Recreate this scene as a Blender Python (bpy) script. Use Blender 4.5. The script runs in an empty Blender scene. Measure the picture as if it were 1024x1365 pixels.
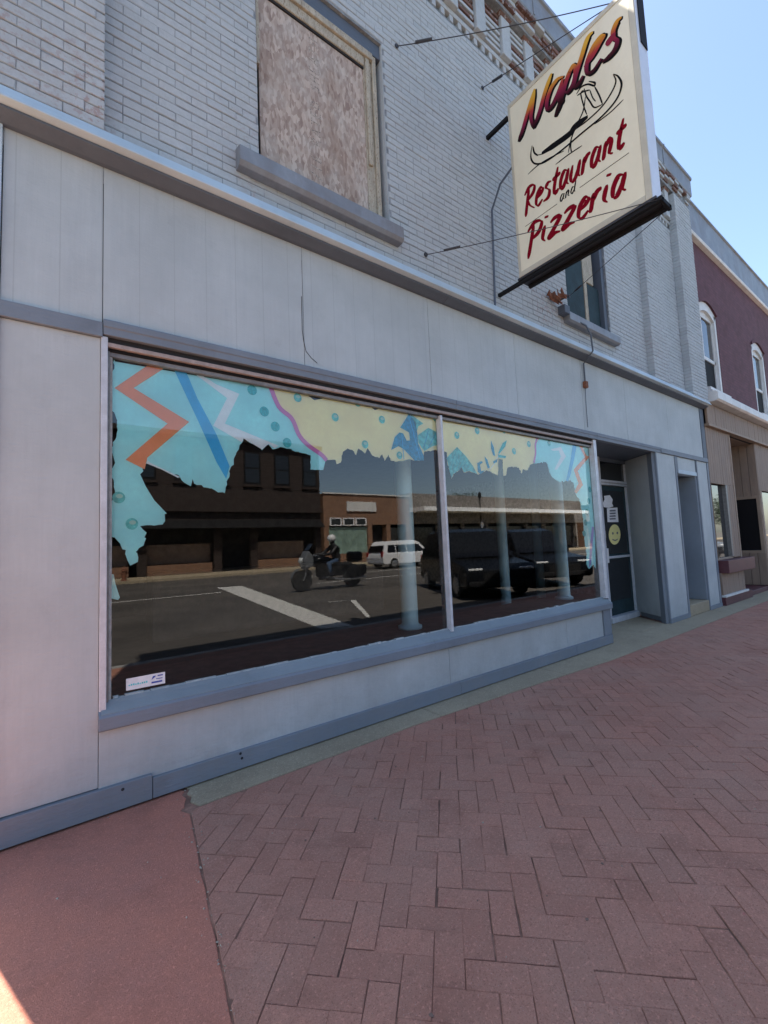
import bpy, math, random
from mathutils import Matrix, Vector
random.seed(7)
SC = bpy.context.scene
COL = SC.collection

# ------------------------------------------------------------------ camera (solved from the photo's vanishing points)
CAMH, CAMD, FPX, CXP, CYP = 1.42, 3.0176, 587.475, 512.0, 682.5
yaw, pitch, roll = math.radians(36.8098), math.radians(4.4044), math.radians(2.48864)
fw = Vector((math.sin(yaw)*math.cos(pitch), math.cos(yaw)*math.cos(pitch), math.sin(pitch)))
rt = fw.cross(Vector((0, 0, 1))).normalized(); dn = fw.cross(rt)
rt, dn = rt*math.cos(roll)+dn*math.sin(roll), -rt*math.sin(roll)+dn*math.cos(roll)
CAMP = Vector((0, -CAMD, CAMH))
cam = bpy.data.cameras.new('camera'); co = bpy.data.objects.new('camera', cam); COL.objects.link(co)
co.matrix_world = Matrix(((rt.x, -dn.x, -fw.x, CAMP.x), (rt.y, -dn.y, -fw.y, CAMP.y), (rt.z, -dn.z, -fw.z, CAMP.z), (0, 0, 0, 1)))
cam.sensor_fit = 'HORIZONTAL'; cam.sensor_width = 36; cam.lens = FPX/1024*36
cam.clip_start = .05; cam.clip_end = 3000
SC.camera = co

# ------------------------------------------------------------------ light
SUN_EL, SUN_AZ = math.radians(60), math.atan2(-.305, .95)      # azimuth from +Y towards +X: behind the shop, a little left
w = bpy.data.worlds.new('World'); SC.world = w; w.use_nodes = True
nt = w.node_tree; nt.nodes.clear()
sky = nt.nodes.new('ShaderNodeTexSky'); sky.sky_type = 'NISHITA'; sky.sun_disc = False
sky.sun_elevation = SUN_EL; sky.sun_rotation = SUN_AZ; sky.air_density = 1.0; sky.dust_density = 1.2; sky.ozone_density = 1.0
bg = nt.nodes.new('ShaderNodeBackground'); bg.inputs[1].default_value = .086
wo = nt.nodes.new('ShaderNodeOutputWorld')
nt.links.new(sky.outputs[0], bg.inputs[0]); nt.links.new(bg.outputs[0], wo.inputs[0])
sl = bpy.data.lights.new('sun', 'SUN'); sl.energy = 5.0; sl.angle = math.radians(.5); sl.color = (1, .93, .83)
so = bpy.data.objects.new('sun', sl); COL.objects.link(so)
sd = Vector((math.sin(SUN_AZ)*math.cos(SUN_EL), math.cos(SUN_AZ)*math.cos(SUN_EL), math.sin(SUN_EL)))
so.rotation_euler = sd.to_track_quat('Z', 'Y').to_euler()
SC.view_settings.view_transform = 'Standard'; SC.view_settings.look = 'None'
SC.view_settings.gamma = 1; SC.view_settings.use_curve_mapping = False
SC.view_settings.exposure = 2.08
SC.cycles.max_bounces = 6; SC.cycles.diffuse_bounces = 3; SC.cycles.transparent_max_bounces = 8
SC.cycles.use_denoising = True

# ------------------------------------------------------------------ photo measurement helpers (a photo pixel on a plane of the place)
def ray(x, y): return rt*((x-CXP)/FPX) + dn*((y-CYP)/FPX) + fw
def W(x, y, Y=0.0):
    d = ray(x, y); p = d*((CAMD+Y)/d.y); return (p.x, p.z+CAMH)
def G(x, y, z=0.0):
    d = ray(x, y); p = d*((z-CAMH)/d.z); return (p.x, p.y-CAMD)
def SX(x, y, X=4.0):
    d = ray(x, y); p = d*(X/d.x); return (p.y-CAMD, p.z+CAMH)
def proj(p):
    d = Vector(p)-CAMP; k = d.dot(fw)
    return None if k < .1 else (CXP+FPX*d.dot(rt)/k, CYP+FPX*d.dot(dn)/k)

# ------------------------------------------------------------------ scene helpers
def tag(o, label=None, cat=None, group=None, kind=None):
    for k, v in (('label', label), ('category', cat), ('group', group), ('kind', kind)):
        if v: o[k] = v
    return o
def empty(name, loc, label, cat, group=None, rz=0):
    o = bpy.data.objects.new(name, None); COL.objects.link(o); o.location = loc; o.rotation_euler[2] = rz
    o.empty_display_size = .1
    return tag(o, label, cat, group)
def link(name, me, parent=None):
    o = bpy.data.objects.new(name, me); COL.objects.link(o)
    if parent: o.parent = parent
    return o
class MB:
    def __init__(s): s.v = []; s.f = []; s.t = []
    def add(s, V, F, tone=None):
        n = len(s.v); s.v += [tuple(p) for p in V]; s.f += [tuple(i+n for i in f) for f in F]
        s.t += [random.random() if tone is None else tone]*len(V); return s
    def box(s, x0, x1, y0, y1, z0, z1, tone=None):
        V = [(x0,y0,z0),(x1,y0,z0),(x1,y1,z0),(x0,y1,z0),(x0,y0,z1),(x1,y0,z1),(x1,y1,z1),(x0,y1,z1)]
        return s.add(V, [(0,3,2,1),(4,5,6,7),(0,1,5,4),(1,2,6,5),(2,3,7,6),(3,0,4,7)], tone)
    def hexa(s, lo, hi, tone=None):      # two quads of four points, counter-clockwise seen from above
        return s.add(list(lo)+list(hi), [(0,3,2,1),(4,5,6,7),(0,1,5,4),(1,2,6,5),(2,3,7,6),(3,0,4,7)], tone)
    def extr(s, pts, off):               # polygon of 3-D points pushed by off
        n = len(pts); off = Vector(off); V = [Vector(p) for p in pts]+[Vector(p)+off for p in pts]
        return s.add(V, [tuple(range(n)), tuple(range(2*n-1, n-1, -1))]+[(i, i+n, (i+1) % n+n, (i+1) % n) for i in range(n)])
    def prof(s, pts, x0, x1):            # (y,z) profile swept along x
        return s.extr([(x0, a, b) for a, b in pts], (x1-x0, 0, 0))
    def tube(s, P, r, n=8, r1=None):
        P = [Vector(p) for p in P]; m = len(P); V = []; F = []
        for i, p in enumerate(P):
            d = (P[min(i+1, m-1)]-P[max(i-1, 0)]).normalized()
            a = d.cross(Vector((0, 0, 1)) if abs(d.z) < .9 else Vector((1, 0, 0))).normalized(); b = d.cross(a)
            rr = r if r1 is None else r+(r1-r)*i/(m-1)
            V += [p+(a*math.cos(2*math.pi*k/n)+b*math.sin(2*math.pi*k/n))*rr for k in range(n)]
        for i in range(m-1):
            for k in range(n):
                F.append((i*n+k, i*n+(k+1) % n, (i+1)*n+(k+1) % n, (i+1)*n+k))
        F += [tuple(range(n-1, -1, -1)), tuple((m-1)*n+k for k in range(n))]
        return s.add(V, F)
    def lathe(s, c, prof, n=20, axis='z'):
        V = []; F = []; m = len(prof)
        for r, h in prof:
            for k in range(n):
                a = 2*math.pi*k/n; q = (r*math.cos(a), r*math.sin(a), h)
                if axis == 'y': q = (q[0], q[2], q[1])
                if axis == 'x': q = (q[2], q[0], q[1])
                V.append((c[0]+q[0], c[1]+q[1], c[2]+q[2]))
        for i in range(m-1):
            for k in range(n): F.append((i*n+k, i*n+(k+1) % n, (i+1)*n+(k+1) % n, (i+1)*n+k))
        F += [tuple(range(n)), tuple((m-1)*n+k for k in range(n-1, -1, -1))]
        return s.add(V, F)
    def me(s, name, mat, smooth=False):
        m = bpy.data.meshes.new(name); m.from_pydata(s.v, [], s.f)
        m.materials.append(mat)
        a = m.attributes.new('tone', 'FLOAT', 'POINT'); a.data.foreach_set('value', s.t)
        if smooth:
            m.polygons.foreach_set('use_smooth', [True]*len(m.polygons))
        m.update(); return m
    def build(s, name, mat, parent=None, bevel=0, smooth=False, label=None, kind=None, group=None, cat=None, fix=True):
        m = s.me(name, mat, smooth)
        if fix:
            import bmesh
            b = bmesh.new(); b.from_mesh(m); bmesh.ops.recalc_face_normals(b, faces=b.faces); b.to_mesh(m); b.free()
        o = link(name, m, parent)
        if bevel:
            d = o.modifiers.new('bevel', 'BEVEL'); d.width = bevel; d.segments = 2; d.limit_method = 'ANGLE'; d.angle_limit = math.radians(40)
        return tag(o, label, cat, group, kind)
def bx(name, mat, parent, x0, x1, y0, y1, z0, z1, bevel=.003, **k):
    return MB().box(x0, x1, y0, y1, z0, z1).build(name, mat, parent, bevel, fix=False, **k)

# ------------------------------------------------------------------ materials
def newmat(name):
    m = bpy.data.materials.new(name); m.use_nodes = True; n = m.node_tree
    return m, n, n.nodes['Principled BSDF']
def mixc(n, a, b, fac, blend='MIX'):
    x = n.nodes.new('ShaderNodeMix'); x.data_type = 'RGBA'; x.blend_type = blend
    for i, v in ((6, a), (7, b)):
        if isinstance(v, tuple): x.inputs[i].default_value = (*v, 1)
        else: n.links.new(v, x.inputs[i])
    if isinstance(fac, float): x.inputs[0].default_value = fac
    else: n.links.new(fac, x.inputs[0])
    return x.outputs[2]
def coord(n, scale=(1, 1, 1), obj=False):
    if obj:
        t = n.nodes.new('ShaderNodeTexCoord'); src = t.outputs['Object']
    else:
        t = n.nodes.new('ShaderNodeNewGeometry'); src = t.outputs['Position']
    m = n.nodes.new('ShaderNodeMapping'); m.inputs['Scale'].default_value = scale
    n.links.new(src, m.inputs[0]); return m.outputs[0]
def noise(n, v, scale, detail=4, rough=.6, lo=.35, hi=.65, dist=0):
    t = n.nodes.new('ShaderNodeTexNoise'); t.inputs['Scale'].default_value = scale; t.inputs['Detail'].default_value = detail
    t.inputs['Roughness'].default_value = rough; t.inputs['Distortion'].default_value = dist; n.links.new(v, t.inputs['Vector'])
    r = n.nodes.new('ShaderNodeMapRange'); r.inputs[1].default_value = lo; r.inputs[2].default_value = hi
    n.links.new(t.outputs[0], r.inputs[0]); return r.outputs[0]
def mul(n, a, k):
    x = n.nodes.new('ShaderNodeMath'); x.operation = 'MULTIPLY'; n.links.new(a, x.inputs[0])
    if isinstance(k, (int, float)): x.inputs[1].default_value = k
    else: n.links.new(k, x.inputs[1])
    return x.outputs[0]
def bump(n, p, h, strength, dist=.01):
    b = n.nodes.new('ShaderNodeBump'); b.inputs['Strength'].default_value = strength; b.inputs['Distance'].default_value = dist
    n.links.new(h, b.inputs['Height']); n.links.new(b.outputs[0], p.inputs['Normal']); return b
def basic(name, col, rough=.6, metal=0, var=.0, vs=6, dirt=None, dfac=.5, bumps=0, bs=60, spec=.5, stretch=(1, 1, 1), chip=None, chipamt=.62):
    m, n, p = newmat(name); p.inputs['Roughness'].default_value = rough; p.inputs['Metallic'].default_value = metal
    p.inputs['Specular IOR Level'].default_value = spec
    c = col
    v = coord(n, stretch)
    if var:
        lo = tuple(x*(1-var) for x in col); hi = tuple(min(1, x*(1+var)) for x in col)
        c = mixc(n, lo, hi, noise(n, v, vs))
        c = mixc(n, c, lo, mul(n, noise(n, v, vs*9, 5), .5))
    if dirt: c = mixc(n, c, dirt, mul(n, noise(n, coord(n, (1, 1, .35)), 2.3, 8, .7, .45, .75), dfac))
    if chip: c = mixc(n, c, chip, noise(n, v, vs*4, 8, .7, chipamt, chipamt+.03))
    if isinstance(c, tuple): p.inputs['Base Color'].default_value = (*c, 1)
    else: n.links.new(c, p.inputs['Base Color'])
    if bumps: bump(n, p, noise(n, v, bs, 6, .65, .2, .8), bumps, .004)
    return m

def painted_board(name, col, grain=(9, 9, .6), wear=.35, edge=(.16, .19, .24), groove=0):
    m, n, p = newmat(name); p.inputs['Roughness'].default_value = .62
    v = coord(n)
    c = mixc(n, tuple(x*.88 for x in col), tuple(x*1.08 for x in col), noise(n, v, 1.3, 5))
    g = noise(n, coord(n, grain), 7, 7, .65, .3, .7)
    c = mixc(n, c, tuple(x*.80 for x in col), mul(n, g, .22))
    streak = noise(n, coord(n, (6, 6, .35)), 2.2, 6, .6, .5, .8)
    c = mixc(n, c, edge, mul(n, streak, wear*.4))
    blot = noise(n, v, 3.1, 9, .75, .56, .72)
    c = mixc(n, c, tuple(x*.62 for x in col), mul(n, blot, wear))
    fl = noise(n, v, 46, 6, .7, .70, .73)
    c = mixc(n, c, (.30, .29, .27), mul(n, fl, .8))
    sep = n.nodes.new('ShaderNodeSeparateXYZ'); n.links.new(v, sep.inputs[0])
    low = n.nodes.new('ShaderNodeMapRange'); low.inputs[1].default_value = .55; low.inputs[2].default_value = .1
    n.links.new(sep.outputs[2], low.inputs[0])
    c = mixc(n, c, (.20, .19, .18), mul(n, mul(n, low.outputs[0], noise(n, v, 4, 8, .7, .35, .7)), .45))
    if groove:
        md = n.nodes.new('ShaderNodeMath'); md.operation = 'WRAP'; md.inputs[1].default_value = groove; md.inputs[2].default_value = 0; n.links.new(sep.outputs[0], md.inputs[0])
        lt = n.nodes.new('ShaderNodeMath'); lt.operation = 'LESS_THAN'; lt.inputs[1].default_value = .006; n.links.new(md.outputs[0], lt.inputs[0])
        c = mixc(n, c, tuple(x*.72 for x in col), mul(n, lt.outputs[0], .5))
    n.links.new(c, p.inputs['Base Color'])
    b1 = bump(n, p, g, .2, .003)
    b2 = n.nodes.new('ShaderNodeBump'); b2.inputs['Strength'].default_value = .3; b2.inputs['Distance'].default_value = .004
    n.links.new(noise(n, coord(n, (3, 3, 9)), 6, 4, .6, .3, .7), b2.inputs['Height']); n.links.new(b2.outputs[0], b1.inputs['Normal'])
    return m

def brickmat(name, c0, c1, dirt, chips=None, chipz=None, sparkle=0, rough=.8, chip_amt=.66, dirt_lo=.45, bump_s=.6, bscale=55):
    m, n, p = newmat(name); p.inputs['Roughness'].default_value = rough; p.inputs['Specular IOR Level'].default_value = .35
    a = n.nodes.new('ShaderNodeAttribute'); a.attribute_name = 'tone'
    o = n.nodes.new('ShaderNodeObjectInfo')
    s = n.nodes.new('ShaderNodeMath'); s.operation = 'ADD'; n.links.new(a.outputs['Fac'], s.inputs[0]); n.links.new(o.outputs['Random'], s.inputs[1])
    fr = n.nodes.new('ShaderNodeMath'); fr.operation = 'FRACT'; n.links.new(s.outputs[0], fr.inputs[0])
    v = coord(n)
    c = mixc(n, c0, c1, fr.outputs[0])
    c = mixc(n, c, tuple(x*.8 for x in c0), mul(n, noise(n, v, 28, 7, .7, .4, .7), .55))
    c = mixc(n, c, dirt, mul(n, noise(n, v, .9, 9, .72, dirt_lo, .72), .55))
    if chips:
        f = noise(n, v, 17, 8, .72, chip_amt, chip_amt+.03)
        if chipz:
            sep = n.nodes.new('ShaderNodeSeparateXYZ'); n.links.new(v, sep.inputs[0])
            r1 = n.nodes.new('ShaderNodeMapRange'); r1.inputs[1].default_value = chipz[0]; r1.inputs[2].default_value = chipz[1]
            n.links.new(sep.outputs[2], r1.inputs[0])
            big = noise(n, v, 1.1, 3, .5, .48, .62)
            mx = n.nodes.new('ShaderNodeMath'); mx.operation = 'MAXIMUM'; n.links.new(mul(n, r1.outputs[0], 1.0), mx.inputs[0]); mx.inputs[1].default_value = .12
            f2 = mul(n, noise(n, v, 21, 9, .75, .52, .56), mul(n, r1.outputs[0], big))
            f = n.nodes.new('ShaderNodeMath').outputs[0] if False else f
            ad = n.nodes.new('ShaderNodeMath'); ad.operation = 'MAXIMUM'; n.links.new(f, ad.inputs[0]); n.links.new(f2, ad.inputs[1]); f = ad.outputs[0]
        c = mixc(n, c, chips, f)
    if sparkle:
        c = mixc(n, c, (.5, .46, .43), mul(n, noise(n, v, 330, 2, .5, .70, .74), sparkle))
        c = mixc(n, c, tuple(x*.45 for x in c0), mul(n, noise(n, v, 190, 3, .5, .58, .66), .6))
        c = mixc(n, c, tuple(x*.62 for x in c0), mul(n, noise(n, v, 3.3, 8, .75, .52, .66), .5))
        c = mixc(n, c, tuple(min(1, x*1.45+.03) for x in c1), mul(n, noise(n, v, 85, 4, .7, .54, .68), .55))
        c = mixc(n, c, tuple(x*.6 for x in c0), mul(n, noise(n, v, 62, 5, .75, .55, .68), .6))
    n.links.new(c, p.inputs['Base Color'])
    bump(n, p, noise(n, v, bscale, 8, .7, .2, .8), bump_s, .004)
    return m

M = {}
M['brick'] = brickmat('painted_brick', (.43, .465, .48), (.47, .505, .52), (.31, .335, .35), chips=(.30, .17, .14), chipz=(4.9, 3.9), chip_amt=.71)
M['mortar'] = basic('grimy_shaded_mortar', (.235, .255, .27), .9, var=.35, vs=14, bumps=.8)  # grimy mortar, darker still so the shade of the joints sits in its colour
M['panel'] = painted_board('painted_panel', (.43, .47, .475), groove=.2032)
M['panel_lo'] = painted_board('painted_panel_low', (.42, .45, .45), wear=.3)
M['trim'] = painted_board('slate_blue_trim', (.17, .20, .235), grain=(.6, 9, 9), wear=.4, edge=(.11, .13, .16))
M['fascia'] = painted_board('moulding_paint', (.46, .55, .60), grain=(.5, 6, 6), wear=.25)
M['soffit'] = painted_board('slate_paint_and_shade', (.09, .11, .14), grain=(.5, 6, 6), wear=.45)  # slate paint, darkened to put the shadow below the moulding into its colour
M['alu'] = basic('aluminium', (.55, .57, .60), .45, metal=.15, var=.12, vs=12, dirt=(.3, .27, .25), dfac=.4)
M['alu_dark'] = basic('dull_bronze_metal', (.22, .21, .20), .5, metal=.4, var=.2, vs=20)
M['salmon'] = basic('salmon_strip', (.34, .27, .24), .55, var=.2, vs=20)
M['ledge'] = painted_board('ledge_paint', (.20, .235, .25), grain=(.6, 8, 8), wear=.5)
M['putty'] = basic('old_putty', (.36, .37, .35), .8, var=.2, vs=25, bumps=.9, bs=70)
M['black'] = basic('black_paint', (.012, .012, .013), .7, spec=.15)
M['ink'] = basic('black_sign_ink', (.008, .008, .009), .9, spec=.05)
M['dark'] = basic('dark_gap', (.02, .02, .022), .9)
M['wood'] = basic('peeling_cream_wood', (.44, .39, .30), .8, var=.2, vs=9, bumps=.9, bs=35, stretch=(3, 3, .8), chip=(.22, .16, .11), chipamt=.56)
M['glassdark'] = basic('interior_dark', (.03, .03, .032), .8)
M['inwall'] = basic('interior_wall', (.04, .038, .036), .85, var=.3)
M['infloor'] = basic('interior_floor', (.07, .055, .045), .5, var=.4)
M['platform'] = basic('display_ledge', (.16, .11, .09), .6, var=.3, vs=9)
M['column'] = basic('aqua_column_paint', (.58, .82, .85), .4, var=.06)
M['teal'] = basic('teal_board', (.014, .038, .046), .8, var=.3, vs=5, bumps=.3)
M['white'] = basic('white_paint', (.70, .69, .66), .5, var=.08, vs=8, dirt=(.4, .38, .36), dfac=.5)
M['grey_metal'] = basic('sheet_metal_grey', (.23, .255, .28), .5, metal=.1, var=.18, vs=3, dirt=(.15, .12, .11), dfac=.7)
M['rust'] = basic('rust', (.22, .085, .045), .85, var=.5, vs=20, bumps=.8)
M['rustbrick'] = brickmat('raw_brick', (.13, .07, .055), (.22, .115, .085), (.09, .07, .065), chips=(.34, .34, .36), chip_amt=.56)
M['sign'] = basic('sign_cream', (.74, .69, .52), .35, var=.04, vs=2.5, dirt=(.55, .47, .32), dfac=.35)
M['signframe'] = basic('sign_frame', (.50, .47, .37), .4, var=.08, dirt=(.35, .3, .22), dfac=.5)
M['signend'] = basic('sign_end_metal', (.66, .68, .72), .35, metal=.15, var=.05)
M['maroonpaint'] = basic('maroon_lettering', (.19, .004, .013), .9, spec=.05)
M['wire'] = basic('dark_wire', (.05, .05, .055), .5, metal=.5)
M['cyan'] = basic('mural_cyan', (.44, .92, .95), .6, var=.10, vs=3)
M['yellow'] = basic('mural_yellow', (.97, .88, .50), .6, var=.08, vs=3)
M['orange'] = basic('mural_orange', (.90, .34, .15), .6, var=.05)
M['blue'] = basic('mural_blue', (.06, .52, .86), .6, var=.1)
M['teal_dot'] = basic('mural_teal', (.05, .55, .58), .6, var=.3, vs=60)
M['teal2'] = basic('mural_sea_teal', (.16, .62, .60), .6, var=.35, vs=25)
M['palewhite'] = basic('mural_white', (.88, .93, .95), .6, var=.06)
M['magenta'] = basic('mural_magenta', (.66, .22, .52), .6)
M['deepblue'] = basic('mural_deep_blue', (.02, .34, .55), .6, var=.4, vs=30)
M['lilac'] = basic('mural_lilac', (.42, .36, .68), .6)
M['lightdot'] = basic('mural_light_dot', (.45, .68, .60), .6)
M['paper'] = basic('paper', (.72, .72, .72), .7, var=.08, vs=30)
M['print'] = basic('grey_print', (.12, .13, .15), .7)
M['blueprint'] = basic('blue_print', (.04, .07, .32), .6)
M['smile'] = basic('yellow_sticker', (.74, .68, .28), .5)
M['concrete'] = brickmat('concrete', (.37, .30, .20), (.40, .33, .22), (.19, .15, .10), chips=(.36, .35, .30), chip_amt=.70, sparkle=.8, bump_s=1.0, bscale=140, dirt_lo=.40)
M['redslab'] = brickmat('red_tinted_concrete', (.50, .19, .125), (.52, .20, .13), (.27, .145, .125), chips=(.40, .33, .30), chip_amt=.74, sparkle=.8, bump_s=1.0, bscale=200)
M['paver'] = brickmat('worn_paver', (.37, .16, .108), (.46, .20, .135), (.41, .27, .20), chips=(.42, .15, .12), chip_amt=.64, sparkle=.9, bump_s=1.0, bscale=150, dirt_lo=.34)
M['sand'] = basic('joint_dirt', (.27, .145, .10), .95, var=.5, vs=6, bumps=.6)
M['asphalt'] = basic('asphalt', (.078, .068, .058), .9, var=.3, vs=.4, bumps=.5, bs=120)
M['kerb'] = basic('kerb_concrete', (.33, .32, .30), .85, var=.2)
M['roadpaint'] = basic('worn_road_paint', (.60, .59, .55), .7, var=.25, vs=8)
M['earth'] = basic('earth', (.12, .11, .09), .95, var=.3, vs=.2)
M['purple'] = None

def purple_wall():
    m, n, p = newmat('purple_painted_brick'); p.inputs['Roughness'].default_value = .8
    g = n.nodes.new('ShaderNodeNewGeometry'); s = n.nodes.new('ShaderNodeSeparateXYZ'); n.links.new(g.outputs['Position'], s.inputs[0])
    cb = n.nodes.new('ShaderNodeCombineXYZ'); n.links.new(s.outputs[0], cb.inputs[0]); n.links.new(s.outputs[2], cb.inputs[1])
    b = n.nodes.new('ShaderNodeTexBrick'); n.links.new(cb.outputs[0], b.inputs[0]); b.inputs['Scale'].default_value = 1
    b.inputs['Brick Width'].default_value = .21; b.inputs['Row Height'].default_value = .068; b.inputs['Mortar Size'].default_value = .006
    b.inputs['Color1'].default_value = (.105, .035, .045, 1); b.inputs['Color2'].default_value = (.135, .046, .058, 1); b.inputs['Mortar'].default_value = (.08, .03, .04, 1)
    v = coord(n); c = mixc(n, b.outputs[0], (.07, .018, .02), mul(n, noise(n, v, 2.6, 9, .78, .46, .66), .8))
    n.links.new(c, p.inputs['Base Color'])
    bb = bump(n, p, b.outputs['Fac'], -.8, .006)
    return m
M['purple'] = purple_wall()
def farbrick(name, c1, c2, mo):
    m, n, p = newmat(name); p.inputs['Roughness'].default_value = .85
    g = n.nodes.new('ShaderNodeNewGeometry'); s = n.nodes.new('ShaderNodeSeparateXYZ'); n.links.new(g.outputs['Position'], s.inputs[0])
    cb = n.nodes.new('ShaderNodeCombineXYZ'); n.links.new(s.outputs[0], cb.inputs[0]); n.links.new(s.outputs[2], cb.inputs[1])
    b = n.nodes.new('ShaderNodeTexBrick'); n.links.new(cb.outputs[0], b.inputs[0]); b.inputs['Scale'].default_value = 1
    b.inputs['Brick Width'].default_value = .22; b.inputs['Row Height'].default_value = .075; b.inputs['Mortar Size'].default_value = .008
    b.inputs['Color1'].default_value = (*c1, 1); b.inputs['Color2'].default_value = (*c2, 1); b.inputs['Mortar'].default_value = (*mo, 1)
    n.links.new(mixc(n, b.outputs[0], tuple(x*.5 for x in c1), mul(n, noise(n, coord(n), 1.2, 8, .7, .4, .8), .5)), p.inputs['Base Color'])
    return m
M['farbrick'] = farbrick('dark_brown_brick', (.030, .019, .016), (.045, .028, .022), (.026, .02, .018))
M['tanbrick'] = farbrick('tan_brick', (.23, .12, .07), (.28, .15, .085), (.18, .12, .09))

def glassmat(name, tint=(.99, .995, .99), k=1.5):
    m, n, p = newmat(name); n.nodes.remove(p)
    tr = n.nodes.new('ShaderNodeBsdfTransparent'); tr.inputs[0].default_value = (*tint, 1)
    gl = n.nodes.new('ShaderNodeBsdfGlossy'); gl.inputs['Roughness'].default_value = .0; gl.inputs[0].default_value = (1, 1, 1, 1)
    fr = n.nodes.new('ShaderNodeFresnel'); fr.inputs[0].default_value = 1.52
    mp = n.nodes.new('ShaderNodeMath'); mp.operation = 'MULTIPLY'; mp.inputs[1].default_value = k; mp.use_clamp = True
    n.links.new(fr.outputs[0], mp.inputs[0])
    mx = n.nodes.new('ShaderNodeMixShader'); n.links.new(mp.outputs[0], mx.inputs[0]); n.links.new(tr.outputs[0], mx.inputs[1]); n.links.new(gl.outputs[0], mx.inputs[2])
    df = n.nodes.new('ShaderNodeBsdfDiffuse'); df.inputs[0].default_value = (.5, .48, .45, 1)
    m2 = n.nodes.new('ShaderNodeMixShader')
    v = coord(n)
    d1 = mul(n, noise(n, v, 38, 8, .75, .70, .74), .22)
    d2 = mul(n, noise(n, coord(n, (8, 8, .5)), 3, 6, .7, .5, .9), .002)
    ad = n.nodes.new('ShaderNodeMath'); ad.operation = 'ADD'
    n.links.new(mul(n, d1, noise(n, v, 2.5, 3, .5, .55, .7)), ad.inputs[0]); n.links.new(d2, ad.inputs[1])
    n.links.new(ad.outputs[0], m2.inputs[0]); n.links.new(mx.outputs[0], m2.inputs[1]); n.links.new(df.outputs[0], m2.inputs[2])
    n.links.new(m2.outputs[0], n.nodes['Material Output'].inputs[0]); return m
M['glass'] = glassmat('window_glass')
M['blackglass'] = basic('dark_window_glass', (.012, .014, .018), .03, spec=.8)

def osb():
    m, n, p = newmat('weathered_strand_board'); p.inputs['Roughness'].default_value = .8
    v = coord(n, (1, 1, .38))
    vo = n.nodes.new('ShaderNodeTexVoronoi'); vo.inputs['Scale'].default_value = 52; vo.inputs['Randomness'].default_value = 1
    nz = n.nodes.new('ShaderNodeTexNoise'); nz.inputs['Scale'].default_value = 9; n.links.new(v, nz.inputs[0])
    ad = n.nodes.new('ShaderNodeMix'); ad.data_type = 'VECTOR'; ad.inputs[0].default_value = .04
    n.links.new(v, ad.inputs[4]); n.links.new(nz.outputs['Color'], ad.inputs[5]); n.links.new(ad.outputs[1], vo.inputs[0])
    sp = n.nodes.new('ShaderNodeSeparateColor'); n.links.new(vo.outputs['Color'], sp.inputs[0])
    c = mixc(n, (.27, .19, .15), (.54, .44, .36), sp.outputs[0])
    c = mixc(n, c, (.58, .55, .49), mul(n, noise(n, coord(n), 5, 8, .7, .45, .7), .5))
    c = mixc(n, c, (.24, .15, .10), mul(n, noise(n, coord(n, (2, 2, 1)), 2.2, 6, .6, .5, .7), .5))
    n.links.new(c, p.inputs['Base Color']); bump(n, p, sp.outputs[1], .4, .003); return m
M['osb'] = osb()

def gradient_letter():
    m, n, p = newmat('gradient_letter_paint'); p.inputs['Roughness'].default_value = .8; p.inputs['Specular IOR Level'].default_value = .1
    a = n.nodes.new('ShaderNodeAttribute'); a.attribute_name = 'tone'
    r = n.nodes.new('ShaderNodeValToRGB'); e = r.color_ramp.elements
    e[0].position = 0; e[0].color = (.02, .004, .006, 1); e[1].position = 1; e[1].color = (.62, .36, .05, 1)
    for ps, c in ((.3, (.20, .015, .05)), (.52, (.36, .04, .04)), (.75, (.55, .24, .03))):
        x = e.new(ps); x.color = (*c, 1)
    n.links.new(a.outputs['Fac'], r.inputs[0]); n.links.new(r.outputs[0], p.inputs['Base Color']); return m
M['nletter'] = gradient_letter()

# =================================================================== GROUND
g = MB(); g.box(-700, 900, -900, 900, -1.2, -.20)
g.build('ground', M['earth'], kind='structure', fix=False)
MB().box(-60, 160, -26.5, -3.78, -.6, -.13).build('road', M['asphalt'], kind='structure', fix=False)
k = MB()
x = -12.0
kerb = MB().box(-60, 160, -3.77, -3.63, -.5, -.15).build('kerb', M['kerb'], kind='structure', fix=False)
while x < 60:
    bx('kerb_stone', M['kerb'], kerb, x, x+1.79, -3.78, -3.62, -.149, .0, .012); x += 1.8
MB().box(-60, 160, -31.2, -26.5, -.5, .02).build('far_sidewalk', M['concrete'], kind='structure', fix=False)
MB().box(-60, -0.41, .02, 22, -.4, -.01).build('side_lot', M['concrete'], kind='structure', fix=False)
side = MB().box(-60, 160, -3.62, .6, -.5, -.0048).build('sidewalk', M['sand'], kind='structure', fix=False)

# the red slab, and the concrete strip along the wall
JA, JB = (.62, -.258), (.395, -1.95)          # joint between slab and pavers
jx = lambda y: JA[0]+(y-JA[1])*(JB[0]-JA[0])/(JB[1]-JA[1])
rs = random.Random(3)
slab = [(-1.6, .0), (.625, .0), (.64, -.03), (.618, -.07), (.632, -.12), (.612, -.17), (.60, -.215), (.572, -.232)]
yy = -.30
while yy > -3.6:
    slab.append((jx(yy)-.004+rs.uniform(-.003, .003), yy)); yy -= .09
slab += [(jx(-3.61)-.004, -3.61), (-1.6, -3.61)]
MB().extr([(a, b, 0) for a, b in reversed(slab)], (0, 0, -.1)).build('concrete_slab', M['redslab'], bevel=.004, kind='structure',
    label=None)
edge = [(.64, -.262), (2.32, -.240), (3.7, -.30), (5.14, -.389), (8.7, -.40), (11.5, -.40), (40, -.42)]
def ey(x):
    for (a, b), (c, d) in zip(edge, edge[1:]):
        if x <= c: return b+(d-b)*max(0, (x-a))/(c-a)
    return edge[-1][1]
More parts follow.
